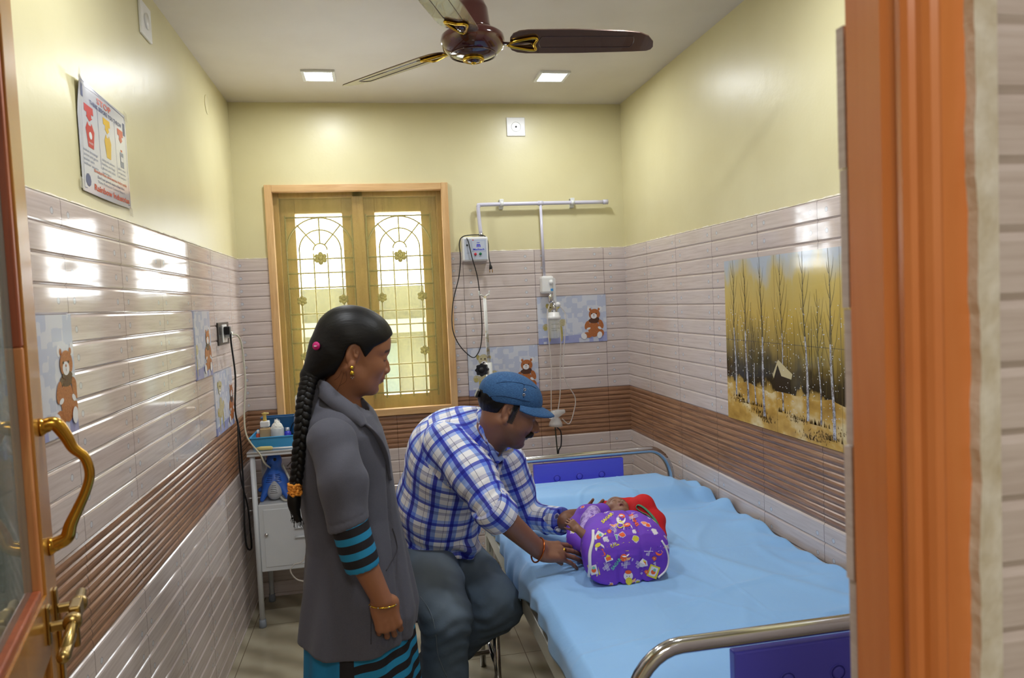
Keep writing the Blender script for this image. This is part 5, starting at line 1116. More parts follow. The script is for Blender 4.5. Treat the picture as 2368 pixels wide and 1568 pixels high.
# striped dress: sleeves and skirt
def stripes(name, per, c1, c2, rough=.8, vscale=1.0, duty=.5):
    m_ = Mat(name, rough=rough); v = m_.sep(m_.uv())[1]; fr_ = m_.math('FRACT', m_.math('DIVIDE', v, per)); m_.set('Base Color', m_.mix(m_.math('GREATER_THAN', fr_, duty), c1, c2)); cloth_bump(m_, 60, .25); return m_.m
STR = stripes('striped_knit', .040, rgb(22, 20, 26), rgb(24, 132, 178), duty=.54)
a_, b_ = at(800, 1185, 1.862), at(839, 1312, 1.862); S = SDF(); S.loft([0, .04, .10, np.linalg.norm(b_-a_)], [0]*4, [0]*4, [.047, .048, .0465, .0435], [.047]*4, R=(lambda z: np.stack([np.cross((0, 1, 0), z)/np.linalg.norm(np.cross((0, 1, 0), z)), np.cross(z, np.cross((0, 1, 0), z)/np.linalg.norm(np.cross((0, 1, 0), z))), z], 1))((b_-a_)/np.linalg.norm(b_-a_)), O=a_)
S.fn(lambda P: .0016*pnoise(P, 60, 5), a_, 1, 0, 'd')
u_sl = limb_uv([(a_, b_+(b_-a_)*.0, (0, -1, 0), .047, .008)])
S.mesh('striped_sleeve', .0035, STR, wo, uvfn=u_sl)
a2, b2 = a_+(-.02, .33, 0), b_+(-.03, .335, 0); g = MB(); g.tube([a2, (a2+b2)/2, b2], [.047, .047, .043], plain('sleeve_far', rgb(24, 120, 165), .8), 20); g.build('striped_sleeve', wo)
S = SDF(); S.loft([.30, .45, .60, .68], [-.095, -.095, -.095, -.09], [2.06]*4, [.168, .160, .150, .14], [.200, .182, .160, .14]); S.fn(lambda P: .004*np.sin(np.arctan2(P[:, 1]-2.06, P[:, 0]+.09)*11), (0, 2, .5), 1, 0, 'd')
sk = Mat('skirt_knit', rough=.8); uu = sk.sep(sk.uv()); f1 = sk.math('FRACT', sk.math('DIVIDE', sk.math('ADD', uu[1], sk.math('MULTIPLY', uu[0], -.10)), .041)); band = sk.mix(sk.math('GREATER_THAN', f1, .52), rgb(22, 20, 26), rgb(24, 132, 178))
panel = sk.mix(sk.math('LESS_THAN', uu[0], -.058), rgb(22, 20, 26), rgb(24, 128, 180)); sk.set('Base Color', sk.mix(sk.math('LESS_THAN', uu[0], -.020), band, panel)); cloth_bump(sk, 60, .25)
S.mesh('striped_dress', .005, sk.m, wo, uvfn=limb_uv([((-.09, 2.06, .3), (-.09, 2.06, .7), (0, -1, 0), .17, 0)]))
g = MB()
for y, dx in ((1.99, .0), (2.16, .02)): g.tube([(-.09+dx, y, .34), (-.095+dx, y, .2), (-.10+dx, y, .10)], [.075, .055, .045], sk.m, 18)
g.build('trousers', wo)
for y, dx in ((1.99, .0), (2.16, .02)):
    S = SDF(); S.cone((-.12+dx, y, .035), (.055+dx, y, .028), .036, .034, .01); S.fn(lambda P: .002-P[:, 2], (0, 2, 0), 1, 0, 'i'); S.mesh('sandal', .004, plain('sandal_brown', rgb(70, 44, 34), .6), wo)
# lapels, pocket seam, sleeve hem lie on the coat
CTD = plain('coat_seam', rgb(54, 52, 58), 0.9)
def ribbon(mb, pts, wdir, w_, m_, th=.0035):
    """soft flat band through pts, wdir per point"""
    P = [np.array(p, float) for p in pts]; k = len(P); vs = []
    for i in range(k):
        t = P[min(i+1, k-1)]-P[max(i-1, 0)]; t /= np.linalg.norm(t); W_ = np.array(wdir[i] if isinstance(wdir[0], (list, tuple, np.ndarray)) else wdir, float); W_ = W_-t*(W_@t); W_ /= np.linalg.norm(W_); n_ = np.cross(t, W_); w0 = w_[i] if isinstance(w_, (list, tuple)) else w_
        vs += [P[i]-W_*w0-n_*th*.3, P[i]-W_*w0+n_*th*.3, P[i]+n_*th, P[i]+W_*w0+n_*th*.3, P[i]+W_*w0-n_*th*.3, P[i]-n_*th]
    fs = [(i*6+j, i*6+(j+1) % 6, (i+1)*6+(j+1) % 6, (i+1)*6+j) for i in range(k-1) for j in range(6)]+[tuple(range(5, -1, -1)), tuple((k-1)*6+j for j in range(6))]
    mb.add(vs, fs, m_, True)
def onc(px, py, o=.004, Q=None): return (Q or COAT).hit(px, py, 1.5, o)
cpx = ((737, 884), (744, 896), (757, 910), (775, 926), (795, 941), (815, 956), (832, 970), (842, 984))
g = MB(); ribbon(g, bez([at(px, py, y_) for (px, py), y_ in zip(cpx, (2.03, 2.0, 1.985, 1.975, 1.965, 1.955, 1.95, 1.945))], 5), (.12, -.45, -.85), [.010+.012*min(1, i/6)*(1 if i < 24 else max(0.1, (36-i)/12)) for i in range(36)], CT.m, .006)
back = [at(737, 880, 2.03), at(733, 879, 2.04), at(738, 876, 2.09), at(756, 880, 2.135), at(790, 900, 2.14), at(818, 930, 2.12)]
ribbon(g, bez(back, 5), [(.3, -.2, -.9)]*8+[(-.5, .3, -.8)]*18, .015, CT.m, .006); g.build('collar', wo)
lpx = ((843, 978), (858, 992), (874, 1015), (887, 1045), (896, 1078), (903, 1110))
g = MB(); ribbon(g, bez([np.array(onc(px, py, .005)) for px, py in lpx], 5), (.6, -.6, -.5), [.006+.015*sin(pi*min(1, (i+3)/26)) for i in range(26)], CT.m, .005); g.build('lapel', wo)
g = MB(); g.tube(bez([onc(*p, .0005) for p in ((908, 1222), (916, 1250), (918, 1272), (906, 1297), (893, 1320))], 5), .0016, CTD, 6)
g.tube([onc(858-.0*i, 1330+i*16, .0002) for i in range(0, 11)], .0011, CTD, 6); g.build('pocket_seam', wo)
# jewellery on the near hand
g = MB(); bc = wrN+hd*.10; bz = hd/np.linalg.norm(hd); n1 = np.cross(bz, (0, 1, 0)); n1 /= np.linalg.norm(n1); n2 = np.cross(bz, n1)
g.tube([bc+n1*.0325*cos(t*pi/16)+n2*.026*sin(t*pi/16)+bz*.008*cos(t*pi/16) for t in range(32)], .0020, M_GOLD, 8, closed=True)
for t in range(0, 32, 2): g.lathe([(0, -.0028), (.0026, 0), (0, .0028)], bc+n1*.0335*cos(t*pi/16)+n2*.027*sin(t*pi/16)+bz*.008*cos(t*pi/16), M_CHROME if t % 4 else M_GOLD, n=8)
g.build('bracelet', wo)
settle(wo)

# ---------------------------------------------------------------- the man in the plaid shirt
MSKIN = (0.235, 0.104, 0.058); s = 1.0
ma = empty('person', (.20, 2.6, 0), 'man in a denim cap and blue plaid shirt, seated and leaning over the bed', 'person')
HR = rotm(radians(-6), radians(-25), radians(-4)); HO = at(1178, 946, 2.33)
L3 = lambda x, y, z: HO+HR@(np.array([x, y, z])*s)
S = SDF(); nb = at(1122, 1035, 2.42); head_sdf(S, HR, HO, s, (nb, .056, .066), jaw=1.15, nose=1.0); S.ell(L3(.094, 0, -.030), (.016, .014, .012), HR, .008)
S.ell(L3(.02, 0, .035), np.array([.062, .064, .055])*s, HR, .03)
hipN, hipF = at(985, 1290, 2.60), at(1055, 1290, 2.74); kN = at(1030, 1425, 2.22); kF = at(1150, 1400, 2.42)
aN = np.array([kN[0]-.02, 2.30, .09]); aF = at(990, 1545, 2.66)
tor = [at(1018, 1265, 2.63), at(1018, 1160, 2.56), at(1052, 1062, 2.47), at(1098, 1020, 2.44)]
S.chain(tor, [.11, .12, .12, .08], .05); S.chain([tor[0], hipN, kN, aN], [.10, .085, .055, .04], .03); S.chain([tor[0], hipF, kF, aF], [.10, .085, .055, .04], .03)
shN, elN, wrN = at(1045, 1015, 2.33), at(1143, 1180, 2.17), at(1246, 1272, 2.25)
shF, elF, wrF = at(1168, 1070, 2.60), at(1218, 1196, 2.66), at(1306, 1206, 2.50)
S.chain([shN+(0, .05, -.04), elN, wrN], [.045, .042, .029], .02); S.chain([shF+(-.02, .0, -.01), elF, wrF], [.05, .042, .029], .02)
hdN = at(1345, 1280, 2.29)-wrN; hand_sdf(S, wrN, hdN, (.25, -.55, .8), 1, 1.0, curl=(14, 10, 10, 12), thumb=(-48, 10), spread=7)
hdF = at(1425, 1178, 2.575)-wrF; hand_sdf(S, wrF, hdF, (-.1, .5, -.8), 1, 1.0, curl=(18, 22, 22, 24), thumb=(10, 25), spread=2)
def stub(x, y, z): return .45*np.clip((-.045-z)/.02, 0, 1)*(x > -.01)*np.clip((x+.01)/.03, 0, 1)+.95*((z > -.040) & (x > -.002) & (x < .019) & (y > .04) & (z < .05))+.35*((z > -.060) & (z < -.045) & (x > .07))
S.mesh('body', .0026, SKIN, ma, colfn=head_tint(HR, HO, s, MSKIN, lip=(0.11, 0.045, 0.04), stub=stub, browz=.022))
H_ = SDF(); H_.ell(L3(-.020, 0, .028), (.099, .080, .083), HR)
H_.fn(hair_cut(HR, HO, s, [-.30, -.10, -.055, -.040, -.030, -.012, .0, .003, .018, .022, .04, .2], [-.10, -.072, -.066, -.040, .012, .026, .020, -.030, -.038, .02, .04, .08]), HO, 1, .003, 'i')
H_.fn(lambda P: .0015*pnoise(P, 260, 4), HO, 1, 0, 'd'); H_.mesh('hair', .003, HAIR, ma)
M_ = SDF()
for y in (-1, 1): M_.chain([L3(.097, .003*y, -.0480), L3(.094, .015*y, -.052), L3(.082, .029*y, -.063)], [.0090, .0095, .0050], .004)
M_.fn(lambda P: .0010*pnoise(P, 700, 4), HO, 1, 0, 'd'); M_.mesh('moustache', .0018, HAIR, ma)
# cap
dn_ = Mat('cap_denim', rough=.85); nz = dn_.noise(dn_.scale(dn_.obj(), (60, 60, 420)), 3, 4, .6); dn_.set('Base Color', dn_.ramp(nz, [(.3, rgb(24, 60, 104)), (.55, rgb(44, 88, 136)), (.8, rgb(92, 132, 172))])); dn_.bump(nz, .35, .002)
C_ = SDF(); C_.ell(L3(-.016, 0, .040), (.104, .088, .074), HR); C_.ell(L3(.004, 0, .046), (.086, .077, .064), HR, .03)
C_.fn(lambda P: (lambda q: (np.interp(q[:, 0], [-.2, -.09, .03, .2], [-.02, .000, .028, .034])-q[:, 2]))((P-HO)@HR), HO, 1, 0, 'i')
C_.fn(lambda P: .0012*pnoise(P, 45, 11), HO, 1, 0, 'd'); cp = C_.mesh('cap', .003, dn_.m, ma)
bm_ = MB(); rows = []
for i in range(9):
    t = i/8; row = []
    for j in range(17):
        a = radians(-78+156*j/16); r = .094+.058*t*cos(a*.95)**.8; x = -.004+r*cos(a)*.99; y = r*sin(a)*.86; z = .046+.004*t-.22*y*y/.09-.014*t*t; row.append((x, y, z))
    rows.append(row)
vs = [L3(*p) for r_ in rows for p in r_]+[L3(p[0], p[1], p[2]-.004) for r_ in rows for p in r_]; nn_ = 9*17
fs = [(i*17+j, i*17+j+1, (i+1)*17+j+1, (i+1)*17+j) for i in range(8) for j in range(16)]; fs += [tuple(nn_+k for k in f[::-1]) for f in fs]
for i in range(8): fs += [(i*17, (i+1)*17, nn_+(i+1)*17, nn_+i*17), (i*17+16, nn_+i*17+16, nn_+(i+1)*17+16, (i+1)*17+16)]
fs += [(8*17+j, 8*17+j+1, nn_+8*17+j+1, nn_+8*17+j) for j in range(16)]
bm_.add(vs, fs, dn_.m, True); bm_.build('brim', cp)
cp_ = MB(); STI = plain('stitching', rgb(150, 130, 80), .8)
for (x, z) in ((.012, .078), (.015, .062)):
    cp_.tube([L3(x+.0036*cos(t*pi/6), -.0815-(.0 if z > .07 else .006), z+.0036*sin(t*pi/6)) for t in range(12)], .0012, M_CHROME, 6, closed=True)
cp_.build('eyelet', cp)
g = MB(); STM = plain('seam_denim', rgb(20, 46, 84), .9)
for px_ in (((1133, 917), (1160, 916), (1190, 921), (1220, 928), (1248, 931)), ((1148, 886), (1172, 883), (1198, 885), (1211, 889), (1211, 903), (1211, 920)), ((1211, 889), (1228, 892), (1240, 898))): g.tube(bez([C_.hit(a, b, 1.8, .0003) for a, b in px_], 5), .0009, STM, 5)
g.build('seam', cp)
g = MB(); g.box(L3(-.118, -.0, .008), (.004, .03, .012), M_BLACK, R=HR, bev=.002); g.build('strap', cp)
# shirt
pla = Mat('plaid_cotton', rough=.75); uu = pla.sep(pla.uv('uv')); PER = .074
cu = pla.ramp(pla.math('FRACT', pla.math('DIVIDE', uu[0], PER)), [(0, rgb(66, 74, 186)), (.17, rgb(150, 178, 240)), (.38, rgb(244, 244, 246)), (.72, rgb(60, 60, 110)), (.735, rgb(244, 244, 246)), (.90, rgb(190, 206, 246))], 'CONSTANT')
cv = pla.ramp(pla.math('FRACT', pla.math('DIVIDE', uu[1], PER)), [(0, rgb(92, 104, 200)), (.15, rgb(172, 192, 242)), (.32, rgb(244, 244, 246)), (.62, rgb(196, 196, 214)), (.76, rgb(90, 90, 130)), (.775, rgb(244, 244, 246))], 'CONSTANT')
pla.set('Base Color', pla.mix(1.0, cu, cv, 'MULTIPLY')); cloth_bump(pla, 26, .3); pla.set('Subsurface Weight', 0.0); PLAID = pla.m
S = SDF(); S.chain(tor, [.128, .150, .158, .105], .05)
S.ell(at(1062, 1015, 2.46), (.12, .15, .09), rotm(radians(50), radians(30)), .05)
cufN = shN+(elN-shN)*1.0; mid = (shN+elN)/2+(-.0, .0, -.005)
S.chain([shN+(-.01, .03, -.02), mid, elN], [.080, .070, .060], .03); S.chain([shF, (shF+elF)/2, elF], [.078, .066, .060], .03); S.chain([elF, wrF-(wrF-elF)*.10], [.060, .046], .02)
S.ell(at(1085, 1262, 2.50), (.035, .05, .045), None, .03)
ce = elN+(wrN-elN)/np.linalg.norm(wrN-elN)*.028; cd = (wrN-elN)/np.linalg.norm(wrN-elN)
ce2 = wrF-(wrF-elF)*.06; cd2 = (wrF-elF)/np.linalg.norm(wrF-elF)
def cuff_cut(P): return np.where(np.linalg.norm(P-elN, axis=1) < .16, (P-ce)@cd, np.where(np.linalg.norm(P-wrF, axis=1) < .12, (P-ce2)@cd2, -9.))
S.fn(cuff_cut, elN, 1, 0, 'i')
S.fn(lambda P: .572+.16*(P[:, 0]-.16)-.03*np.sin(P[:, 0]*22)-P[:, 2], tor[0], 1, 0, 'i')
S.cone(nb+(.03, -.01, .09), nb+(.035, -.02, -.02), .058, .045, .008, 's')
def wrk(P):
    t = np.clip((P-shN)@(elN-shN)/((elN-shN)@(elN-shN)), 0, 1); near = np.exp(-((np.linalg.norm(P-elN, axis=1)-.05)/.07)**2)
    return .0045*pnoise(P, 30, 21)+.0025*pnoise(P, 62, 5)+.0035*near*np.sin((P-elN)@((elN-shN)/np.linalg.norm(elN-shN))*170+2*np.sin(P[:, 0]*40))+.006*np.exp(-((P[:, 2]-.64)/.06)**2)*np.sin(P[:, 2]*120+P[:, 0]*30)
S.fn(wrk, elN, 1, 0, 'd')
UVS = limb_uv([(tor[0], tor[2], (0, -1, .1), .155, .0), (tor[2]+(0, 0, .0), tor[3]+(.05, 0, .05), (0, -1, .3), .15, .02), (shN+(0, 0, -.04), elN, (0, -1, 0), .072, .03), (shF, elF, (0, -1, 0), .070, .0), (elF, wrF, (0, -1, .3), .055, .02)])
S.mesh('shirt', .0042, PLAID, ma, uvfn=UVS)
# rolled near cuff
S = SDF(); q = elN-cd*.012; S.cone(q, ce+cd*.012, .064, .062); S.fn(lambda P: np.maximum((P-ce-cd*.014)@cd, (elN-cd*.040-P)@cd), elN, 1, 0, 'i'); S.fn(lambda P: .002*pnoise(P, 50, 9), elN, 1, 0, 'd')
S.mesh('cuff', .0035, PLAID, ma, uvfn=limb_uv([(elN-cd*.04, ce+cd*.02, (0, -1, 0), .06, .055)]))
S = SDF(); q = wrF-cd2*.075; S.cone(q, wrF-cd2*.008, .051, .050); S.fn(lambda P: np.maximum((P-wrF+cd2*.010)@cd2, (wrF-cd2*.08-P)@cd2), wrF, 1, 0, 'i')
S.mesh('cuff', .0035, PLAID, ma, uvfn=limb_uv([(wrF-cd2*.08, wrF, (0, -1, 0), .05, .015)]))
# collar
S = SDF(); cpts = [at(*p) for p in ((1118, 962, 2.47), (1115, 958, 2.40), (1119, 968, 2.355), (1123, 992, 2.33), (1124, 1014, 2.322))]
S.chain(cpts, [.014, .018, .021, .020, .010], .012); S.chain([at(*p) for p in ((1130, 1018, 2.325), (1138, 1045, 2.33), (1150, 1066, 2.34))], [.010, .010, .008], .006); S.chain([at(*p) for p in ((1150, 1066, 2.34), (1168, 1052, 2.35), (1184, 1040, 2.38))], [.008, .010, .007], .006)
S.mesh('collar', .0032, PLAID, ma, uvfn=limb_uv([(cpts[1], cpts[4], (0, -1, 0), .05, 0)]))
# jeans
jn_ = Mat('jeans_denim', rough=.85); nz = jn_.noise(jn_.scale(jn_.obj(), (300, 300, 90)), 2, 4, .6); big = jn_.noise(jn_.obj(), 7, 3); vcn = jn_.n('ShaderNodeVertexColor', layer_name='tint')
jn_.set('Base Color', jn_.mix(jn_.math('MULTIPLY', nz, .5), vcn.outputs[0], jn_.mix(big, rgb(44, 64, 90), rgb(104, 126, 146)))); jn_.bump(jn_.math('ADD', nz, jn_.math('MULTIPLY', jn_.noise(jn_.obj(), 22, 3), 2.0)), .3, .003)
S = SDF(); S.chain([tor[0]+(0, 0, -.01), (hipN+hipF)/2+(0, 0, -.01)], [.118, .125], .03)
S.chain([hipN, (hipN+kN)/2, kN, kN+(aN-kN)*.45, aN+(0, 0, .03)], [.108, .094, .080, .070, .068], .025)
S.chain([hipF, (hipF+kF)/2, kF, kF+(aF-kF)*.5, aF], [.105, .094, .084, .070, .062], .025)
S.fn(lambda P: P[:, 2]-.655, tor[0], 1, 0, 'i')
def jw(P):
    a = np.exp(-((np.linalg.norm(P-kN, axis=1)-.08)/.06)**2)+np.exp(-((np.linalg.norm(P-kF, axis=1)-.08)/.06)**2); b = np.clip((.35-P[:, 2])/.2, 0, 1)
    return .004*pnoise(P, 26, 31)+.0022*a*np.sin(P[:, 2]*130+5*np.sin(P[:, 0]*22+P[:, 1]*9))+.0035*b*np.sin(P[:, 2]*60+4*np.sin(P[:, 0]*17+P[:, 1]*23))+.003*pnoise(P, 70, 77)
S.fn(jw, kN, 1, 0, 'd')
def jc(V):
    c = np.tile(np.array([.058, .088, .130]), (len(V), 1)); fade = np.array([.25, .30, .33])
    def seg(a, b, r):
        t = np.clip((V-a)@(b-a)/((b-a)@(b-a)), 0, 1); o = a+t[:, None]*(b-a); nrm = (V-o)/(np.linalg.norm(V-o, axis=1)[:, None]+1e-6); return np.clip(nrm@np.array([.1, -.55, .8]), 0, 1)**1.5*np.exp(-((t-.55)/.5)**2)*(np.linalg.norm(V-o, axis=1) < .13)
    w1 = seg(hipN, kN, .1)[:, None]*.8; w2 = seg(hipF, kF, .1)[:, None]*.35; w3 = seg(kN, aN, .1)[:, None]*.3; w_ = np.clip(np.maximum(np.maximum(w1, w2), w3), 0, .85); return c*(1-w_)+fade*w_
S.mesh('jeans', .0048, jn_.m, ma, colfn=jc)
g = MB(); SMJ = plain('jeans_seam', rgb(96, 108, 118), .9)
for pq in (((972, 1380), (988, 1402), (1001, 1432), (1008, 1470), (1012, 1510), (1024, 1545), (1034, 1566)),): g.tube(bez([S.hit(a, b, 1.6, .0001) for a, b in pq], 5), .0013, SMJ, 5)
g.build('seam', ma)
for (a, kx) in ((aN, kN), (aF, kF)):
    S = SDF(); z0 = a[2]-.055; S.chain([a+(-.02, 0, -.02), a+(.03, -.07, -.035), a+(.06, -.16, -.042)], [.042, .04, .034], .02); S.fn(lambda P, z0=a[2]-.082: z0-P[:, 2], a, 1, 0, 'i'); S.mesh('shoe', .0045, plain('shoe_leather', rgb(36, 30, 28), .4), ma)
# bangle and ring
g = MB(); CU = plain('copper', rgb(196, 104, 52), .25, 1.0); bz = hdN/np.linalg.norm(hdN); bc = wrN-bz*.004; n1 = np.cross(bz, (0, 1, 0)); n1 /= np.linalg.norm(n1); n2 = np.cross(bz, n1)
g.tube([bc+n1*.039*cos(t*pi/16)+n2*.036*sin(t*pi/16)+bz*.006*cos(t*pi/16) for t in range(32)], .0028, CU, 8, closed=True); g.build('bangle', ma)
g = MB(); u_ = np.array([.25, -.55, .8]); u_ -= bz*(u_@bz); u_ /= np.linalg.norm(u_); rp = wrN+bz*.094+u_*.008+np.cross(u_, bz)*.004
g.lathe([(0, .004), (.006, .003), (.0075, 0), (.006, -.004)], rp, M_GOLD, axis=u_, n=10); g.tube([rp-u_*.009+np.cross(u_, bz)*.0105*cos(t*pi/8)+u_*.0105*sin(t*pi/8) for t in range(16)], .0022, M_GOLD, 6, closed=True); g.build('ring', ma)
settle(ma)

# chair under the man
M_MESH = Mat('black_mesh', rgb(22, 22, 26), .7); uo = M_MESH.sep(M_MESH.obj()); M_MESH.bump(M_MESH.math('SINE', M_MESH.math('MULTIPLY', uo[2], 900)), .5, .002)
ch = empty('visitor_chair', (.15, 2.72, 0), 'black visitor chair with chrome legs behind and under the seated man', 'chair')
g = MB(); g.box((.165, 2.70, .425), (.215, .22, .028), M_MESH.m, bev=.02); g.build('seat', ch)
g = MB(); bp_ = [(-.045+.03*((t-8)/8)**2, 2.72+.025*(t-8), 0) for t in range(17)]; vs = []
for k in range(2):
    for z in np.linspace(.58, .93, 8): vs += [(p[0]-.03*(z-.58)-.012*k, p[1], z+(-.03*abs((p[1]-2.72)/.2)**3 if z > .9 else 0)) for p in bp_]
fs = [(k*136+i*17+j, k*136+i*17+j+1, k*136+(i+1)*17+j+1, k*136+(i+1)*17+j) for k in range(2) for i in range(7) for j in range(16)]+[(7*17+j, 7*17+j+1, 136+7*17+j+1, 136+7*17+j) for j in range(16)]+[(j, 136+j, 136+j+1, j+1) for j in range(16)]+[(i*17, 136+i*17, 136+(i+1)*17, (i+1)*17) for i in range(7)]+[(i*17+16, (i+1)*17+16, 136+(i+1)*17+16, 136+i*17+16) for i in range(7)]
g.add(vs, fs, M_MESH.m, True); g.build('backrest', ch)
for (x, y) in ((.352, 2.49), (.352, 2.91), (-.02, 2.49), (-.02, 2.91)):
    g = MB(); g.cyl((x, y, .0), (x, y, .405), .0125, M_CHROME, 14)
    if x < 0: g.tube([(x-.0, y, .40), (x-.03, y, .5), (x-.045, y+(.02 if y < 2.7 else -.02), .70)], .0115, M_CHROME, 12)
    g.build('leg', ch)
g = MB(); g.cyl((-.02, 2.49, .2), (-.02, 2.91, .2), .010, M_CHROME, 10); g.cyl((.352, 2.49, .20), (.352, 2.91, .20), .010, M_CHROME, 10); g.cyl((-.02, 2.70, .16), (.352, 2.70, .16), .010, M_CHROME, 10); g.build('stretcher', ch); settle(ch)

# ---------------------------------------------------------------- blue sheet over mattress and pillow
SH = Mat('blue_sheet', rgb(118, 172, 226), 0.75, Sheen_Weight=0.2); SH.set('Base Color', SH.mix(SH.noise(SH.obj(), 3, 3), rgb(128, 180, 234), rgb(146, 194, 240))); SH.bump(SH.noise(SH.obj(), 24, 4, .6), .25, .006)
def sst(a, b, x): t = np.clip((x-a)/(b-a), 0, 1); return t*t*(3-2*t)
def sheet_z(x, y):
    rs = np.random.RandomState(4); z = .614+0*x
    pil = sst(2.80, 2.93, y)*sst(3.235, 3.16, y)*sst(.50, .62, x)*sst(1.335, 1.22, x); z = z+.060*pil
    for i in range(26):      # long soft wrinkles radiating from the pressed places
        cx, cy = rs.uniform(.5, 1.35), rs.uniform(1.5, 3.1); a = rs.uniform(-.5, .9) if i % 2 else rs.uniform(1.1, 2.0); L = rs.uniform(.10, .30); w_ = rs.uniform(.010, .022); h_ = rs.uniform(.002, .006)
        u = (x-cx)*cos(a)+(y-cy)*sin(a); v = -(x-cx)*sin(a)+(y-cy)*cos(a)+.04*np.sin(u*9+i); z = z+h_*np.exp(-(u/L)**2-(v/w_)**2)
    for c in (.74, 1.02): z = z+.0018*np.exp(-((x-c-.02*(y-2))/.004)**2)
    for c in (1.78, 2.34, 2.75): z = z+.0016*np.exp(-((y-c+.03*x)/.004)**2)
    z = z+.016*np.exp(-((x-.97-.55*(2.35-y))/.035)**2)*sst(1.55, 1.9, y)*sst(2.75, 2.4, y)*.6
    er = sst(1.22, 1.36, x); z = z+er*(.022+.016*np.sin(y*19+2*np.sin(y*7))+.010*np.sin(y*43+x*30))*sst(3.24, 3.1, y)*(.45+.55*sst(2.2, 2.9, y))
    z = z+.014*np.exp(-((x-1.27)/.05)**2-((y-3.02)/.08)**2)+.02*np.exp(-((x-1.33)/.03)**2-((y-2.88)/.04)**2)
    el = sst(.62, .46, x); z = z+el*(.004*np.sin(y*26+3*np.sin(y*5)))
    dent = np.exp(-((x-.70)/.17)**2-((y-2.28)/.24)**2); z = z-.004*dent
    return z
nx, ny = 150, 260; xs_ = np.linspace(.452, 1.368, nx); ys_ = np.linspace(1.372, 3.225, ny); X_, Y_ = np.meshgrid(xs_, ys_); Z2 = sheet_z(X_, Y_)
V_ = np.stack([X_, Y_, Z2], -1)
nh = 14; hang = []          # left hang over the rail
for k in range(nh, 0, -1):
    t = k/nh; yv = ys_; dep = .075+.010*np.sin(yv*11)+.085*np.exp(-((yv-2.50)/.16)**2)+.02*np.exp(-((yv-1.6)/.2)**2); z0 = Z2[:, 0]
    z = z0-dep*t; xo = -.030*np.sin(min(1, t*2.2)*pi/2)-.006*t*np.sin(yv*38+2*np.sin(yv*9))-.012*t*np.exp(-((yv-2.50)/.16)**2)*(1+np.sin(yv*60)); hang.append(np.stack([xs_[0]+xo, yv, z], -1))
V_ = np.concatenate([np.stack(hang, 1), V_], 1); foot = []
for k in range(8, 0, -1):
    t = k/8; r0 = V_[0].copy(); r0[:, 2] = r0[:, 2]-.15*t*np.clip((V_[0][:, 2]-.45)/.15, .2, 1); r0[:, 1] -= .018*sin(min(1, 2*t)*pi/2)+.003*np.sin(r0[:, 0]*40)*t; foot.append(r0)
V_ = np.concatenate([np.stack(foot, 0), V_], 0); R_, C_n = V_.shape[:2]; low = V_.copy(); low[..., 2] -= .002
top_i = np.arange(R_*C_n).reshape(R_, C_n); F_ = np.stack([top_i[:-1, :-1], top_i[:-1, 1:], top_i[1:, 1:], top_i[1:, :-1]], -1).reshape(-1, 4)
sheet = tag(np_mesh('bed_sheet', V_.reshape(-1, 3), F_, SH.m), 'sky blue sheet spread over the bed and its pillow, rumpled along the wall', 'bed sheet')
sd = sheet.modifiers.new('thickness', 'SOLIDIFY'); sd.thickness = .0025; sd.offset = -1

# ---------------------------------------------------------------- the baby
BSK = (0.26, 0.125, 0.075)
by = empty('person', (.715, 2.3, .615), 'baby bundled in a purple printed wrap with a red hood, crying on the blue sheet', 'person')
fB = np.array([.10, -.30, .95]); fB /= np.linalg.norm(fB); uB = np.array([.05, .95, .30]); uB -= fB*(uB@fB); uB /= np.linalg.norm(uB); RB = np.stack([fB, np.cross(uB, fB), uB], 1); OB = at(1426, 1183, 2.49)
S = SDF(); head_sdf(S, RB, OB, .56, (np.array([.75, 2.40, .68]), .024, .03), jaw=1.15, nose=.3, mouth_open=.014)
S.chain([(.75, 2.40, .68), (.72, 2.30, .68), (.72, 2.20, .67)], [.035, .05, .045], .02)
sB, eB, wB = at(1402, 1240, 2.24), at(1366, 1250, 2.185), at(1336, 1224, 2.20); S.chain([(.72, 2.33, .69), sB, eB, wB], [.03, .019, .018, .0125], .01)
hand_sdf(S, wB, at(1319, 1206, 2.21)-wB, (-.3, -.6, .7), 1, .36, curl=(50, 55, 60, 60), thumb=(30, 30), spread=8, k=.003)
S.cone((.72, 2.30, .69), at(1530, 1240, 2.34), .03, .014, .01)
S.mesh('body', .0016, SKIN, by, colfn=head_tint(RB, OB, .56, BSK, lip=(0.28, 0.09, 0.09)))
# printed wrap
wr_ = Mat('purple_print', rough=.7); uu = wr_.uv('uv'); vo = wr_.n('ShaderNodeTexVoronoi'); vo.inputs['Scale'].default_value = 30; vo.inputs['Randomness'].default_value = .8; wr_.nt.links.new(wr_.obj(), vo.inputs['Vector'])
dd_ = wr_.math('ADD', vo.outputs['Distance'], wr_.math('MULTIPLY', wr_.math('SUBTRACT', wr_.noise(wr_.obj(), 110, 3), .5), .45)); rc = wr_.sep(vo.outputs['Color'])
base = wr_.mix(wr_.noise(wr_.obj(), 8, 2), rgb(98, 48, 178), rgb(122, 66, 204)); cl = wr_.ramp(rc[0], [(0, rgb(232, 96, 44)), (.3, rgb(214, 202, 60)), (.55, rgb(226, 222, 226)), (.75, rgb(104, 176, 160)), (.9, rgb(236, 150, 96))], 'CONSTANT')
on = wr_.math('GREATER_THAN', rc[1], .42); a_in = wr_.math('MULTIPLY', on, wr_.math('LESS_THAN', dd_, .27)); a_out = wr_.math('MULTIPLY', on, wr_.math('LESS_THAN', dd_, .33))
wr_.set('Base Color', wr_.mix(a_in, wr_.mix(wr_.math('MULTIPLY', a_out, .75), base, rgb(226, 220, 236)), cl)); cloth_bump(wr_, 40, .25)
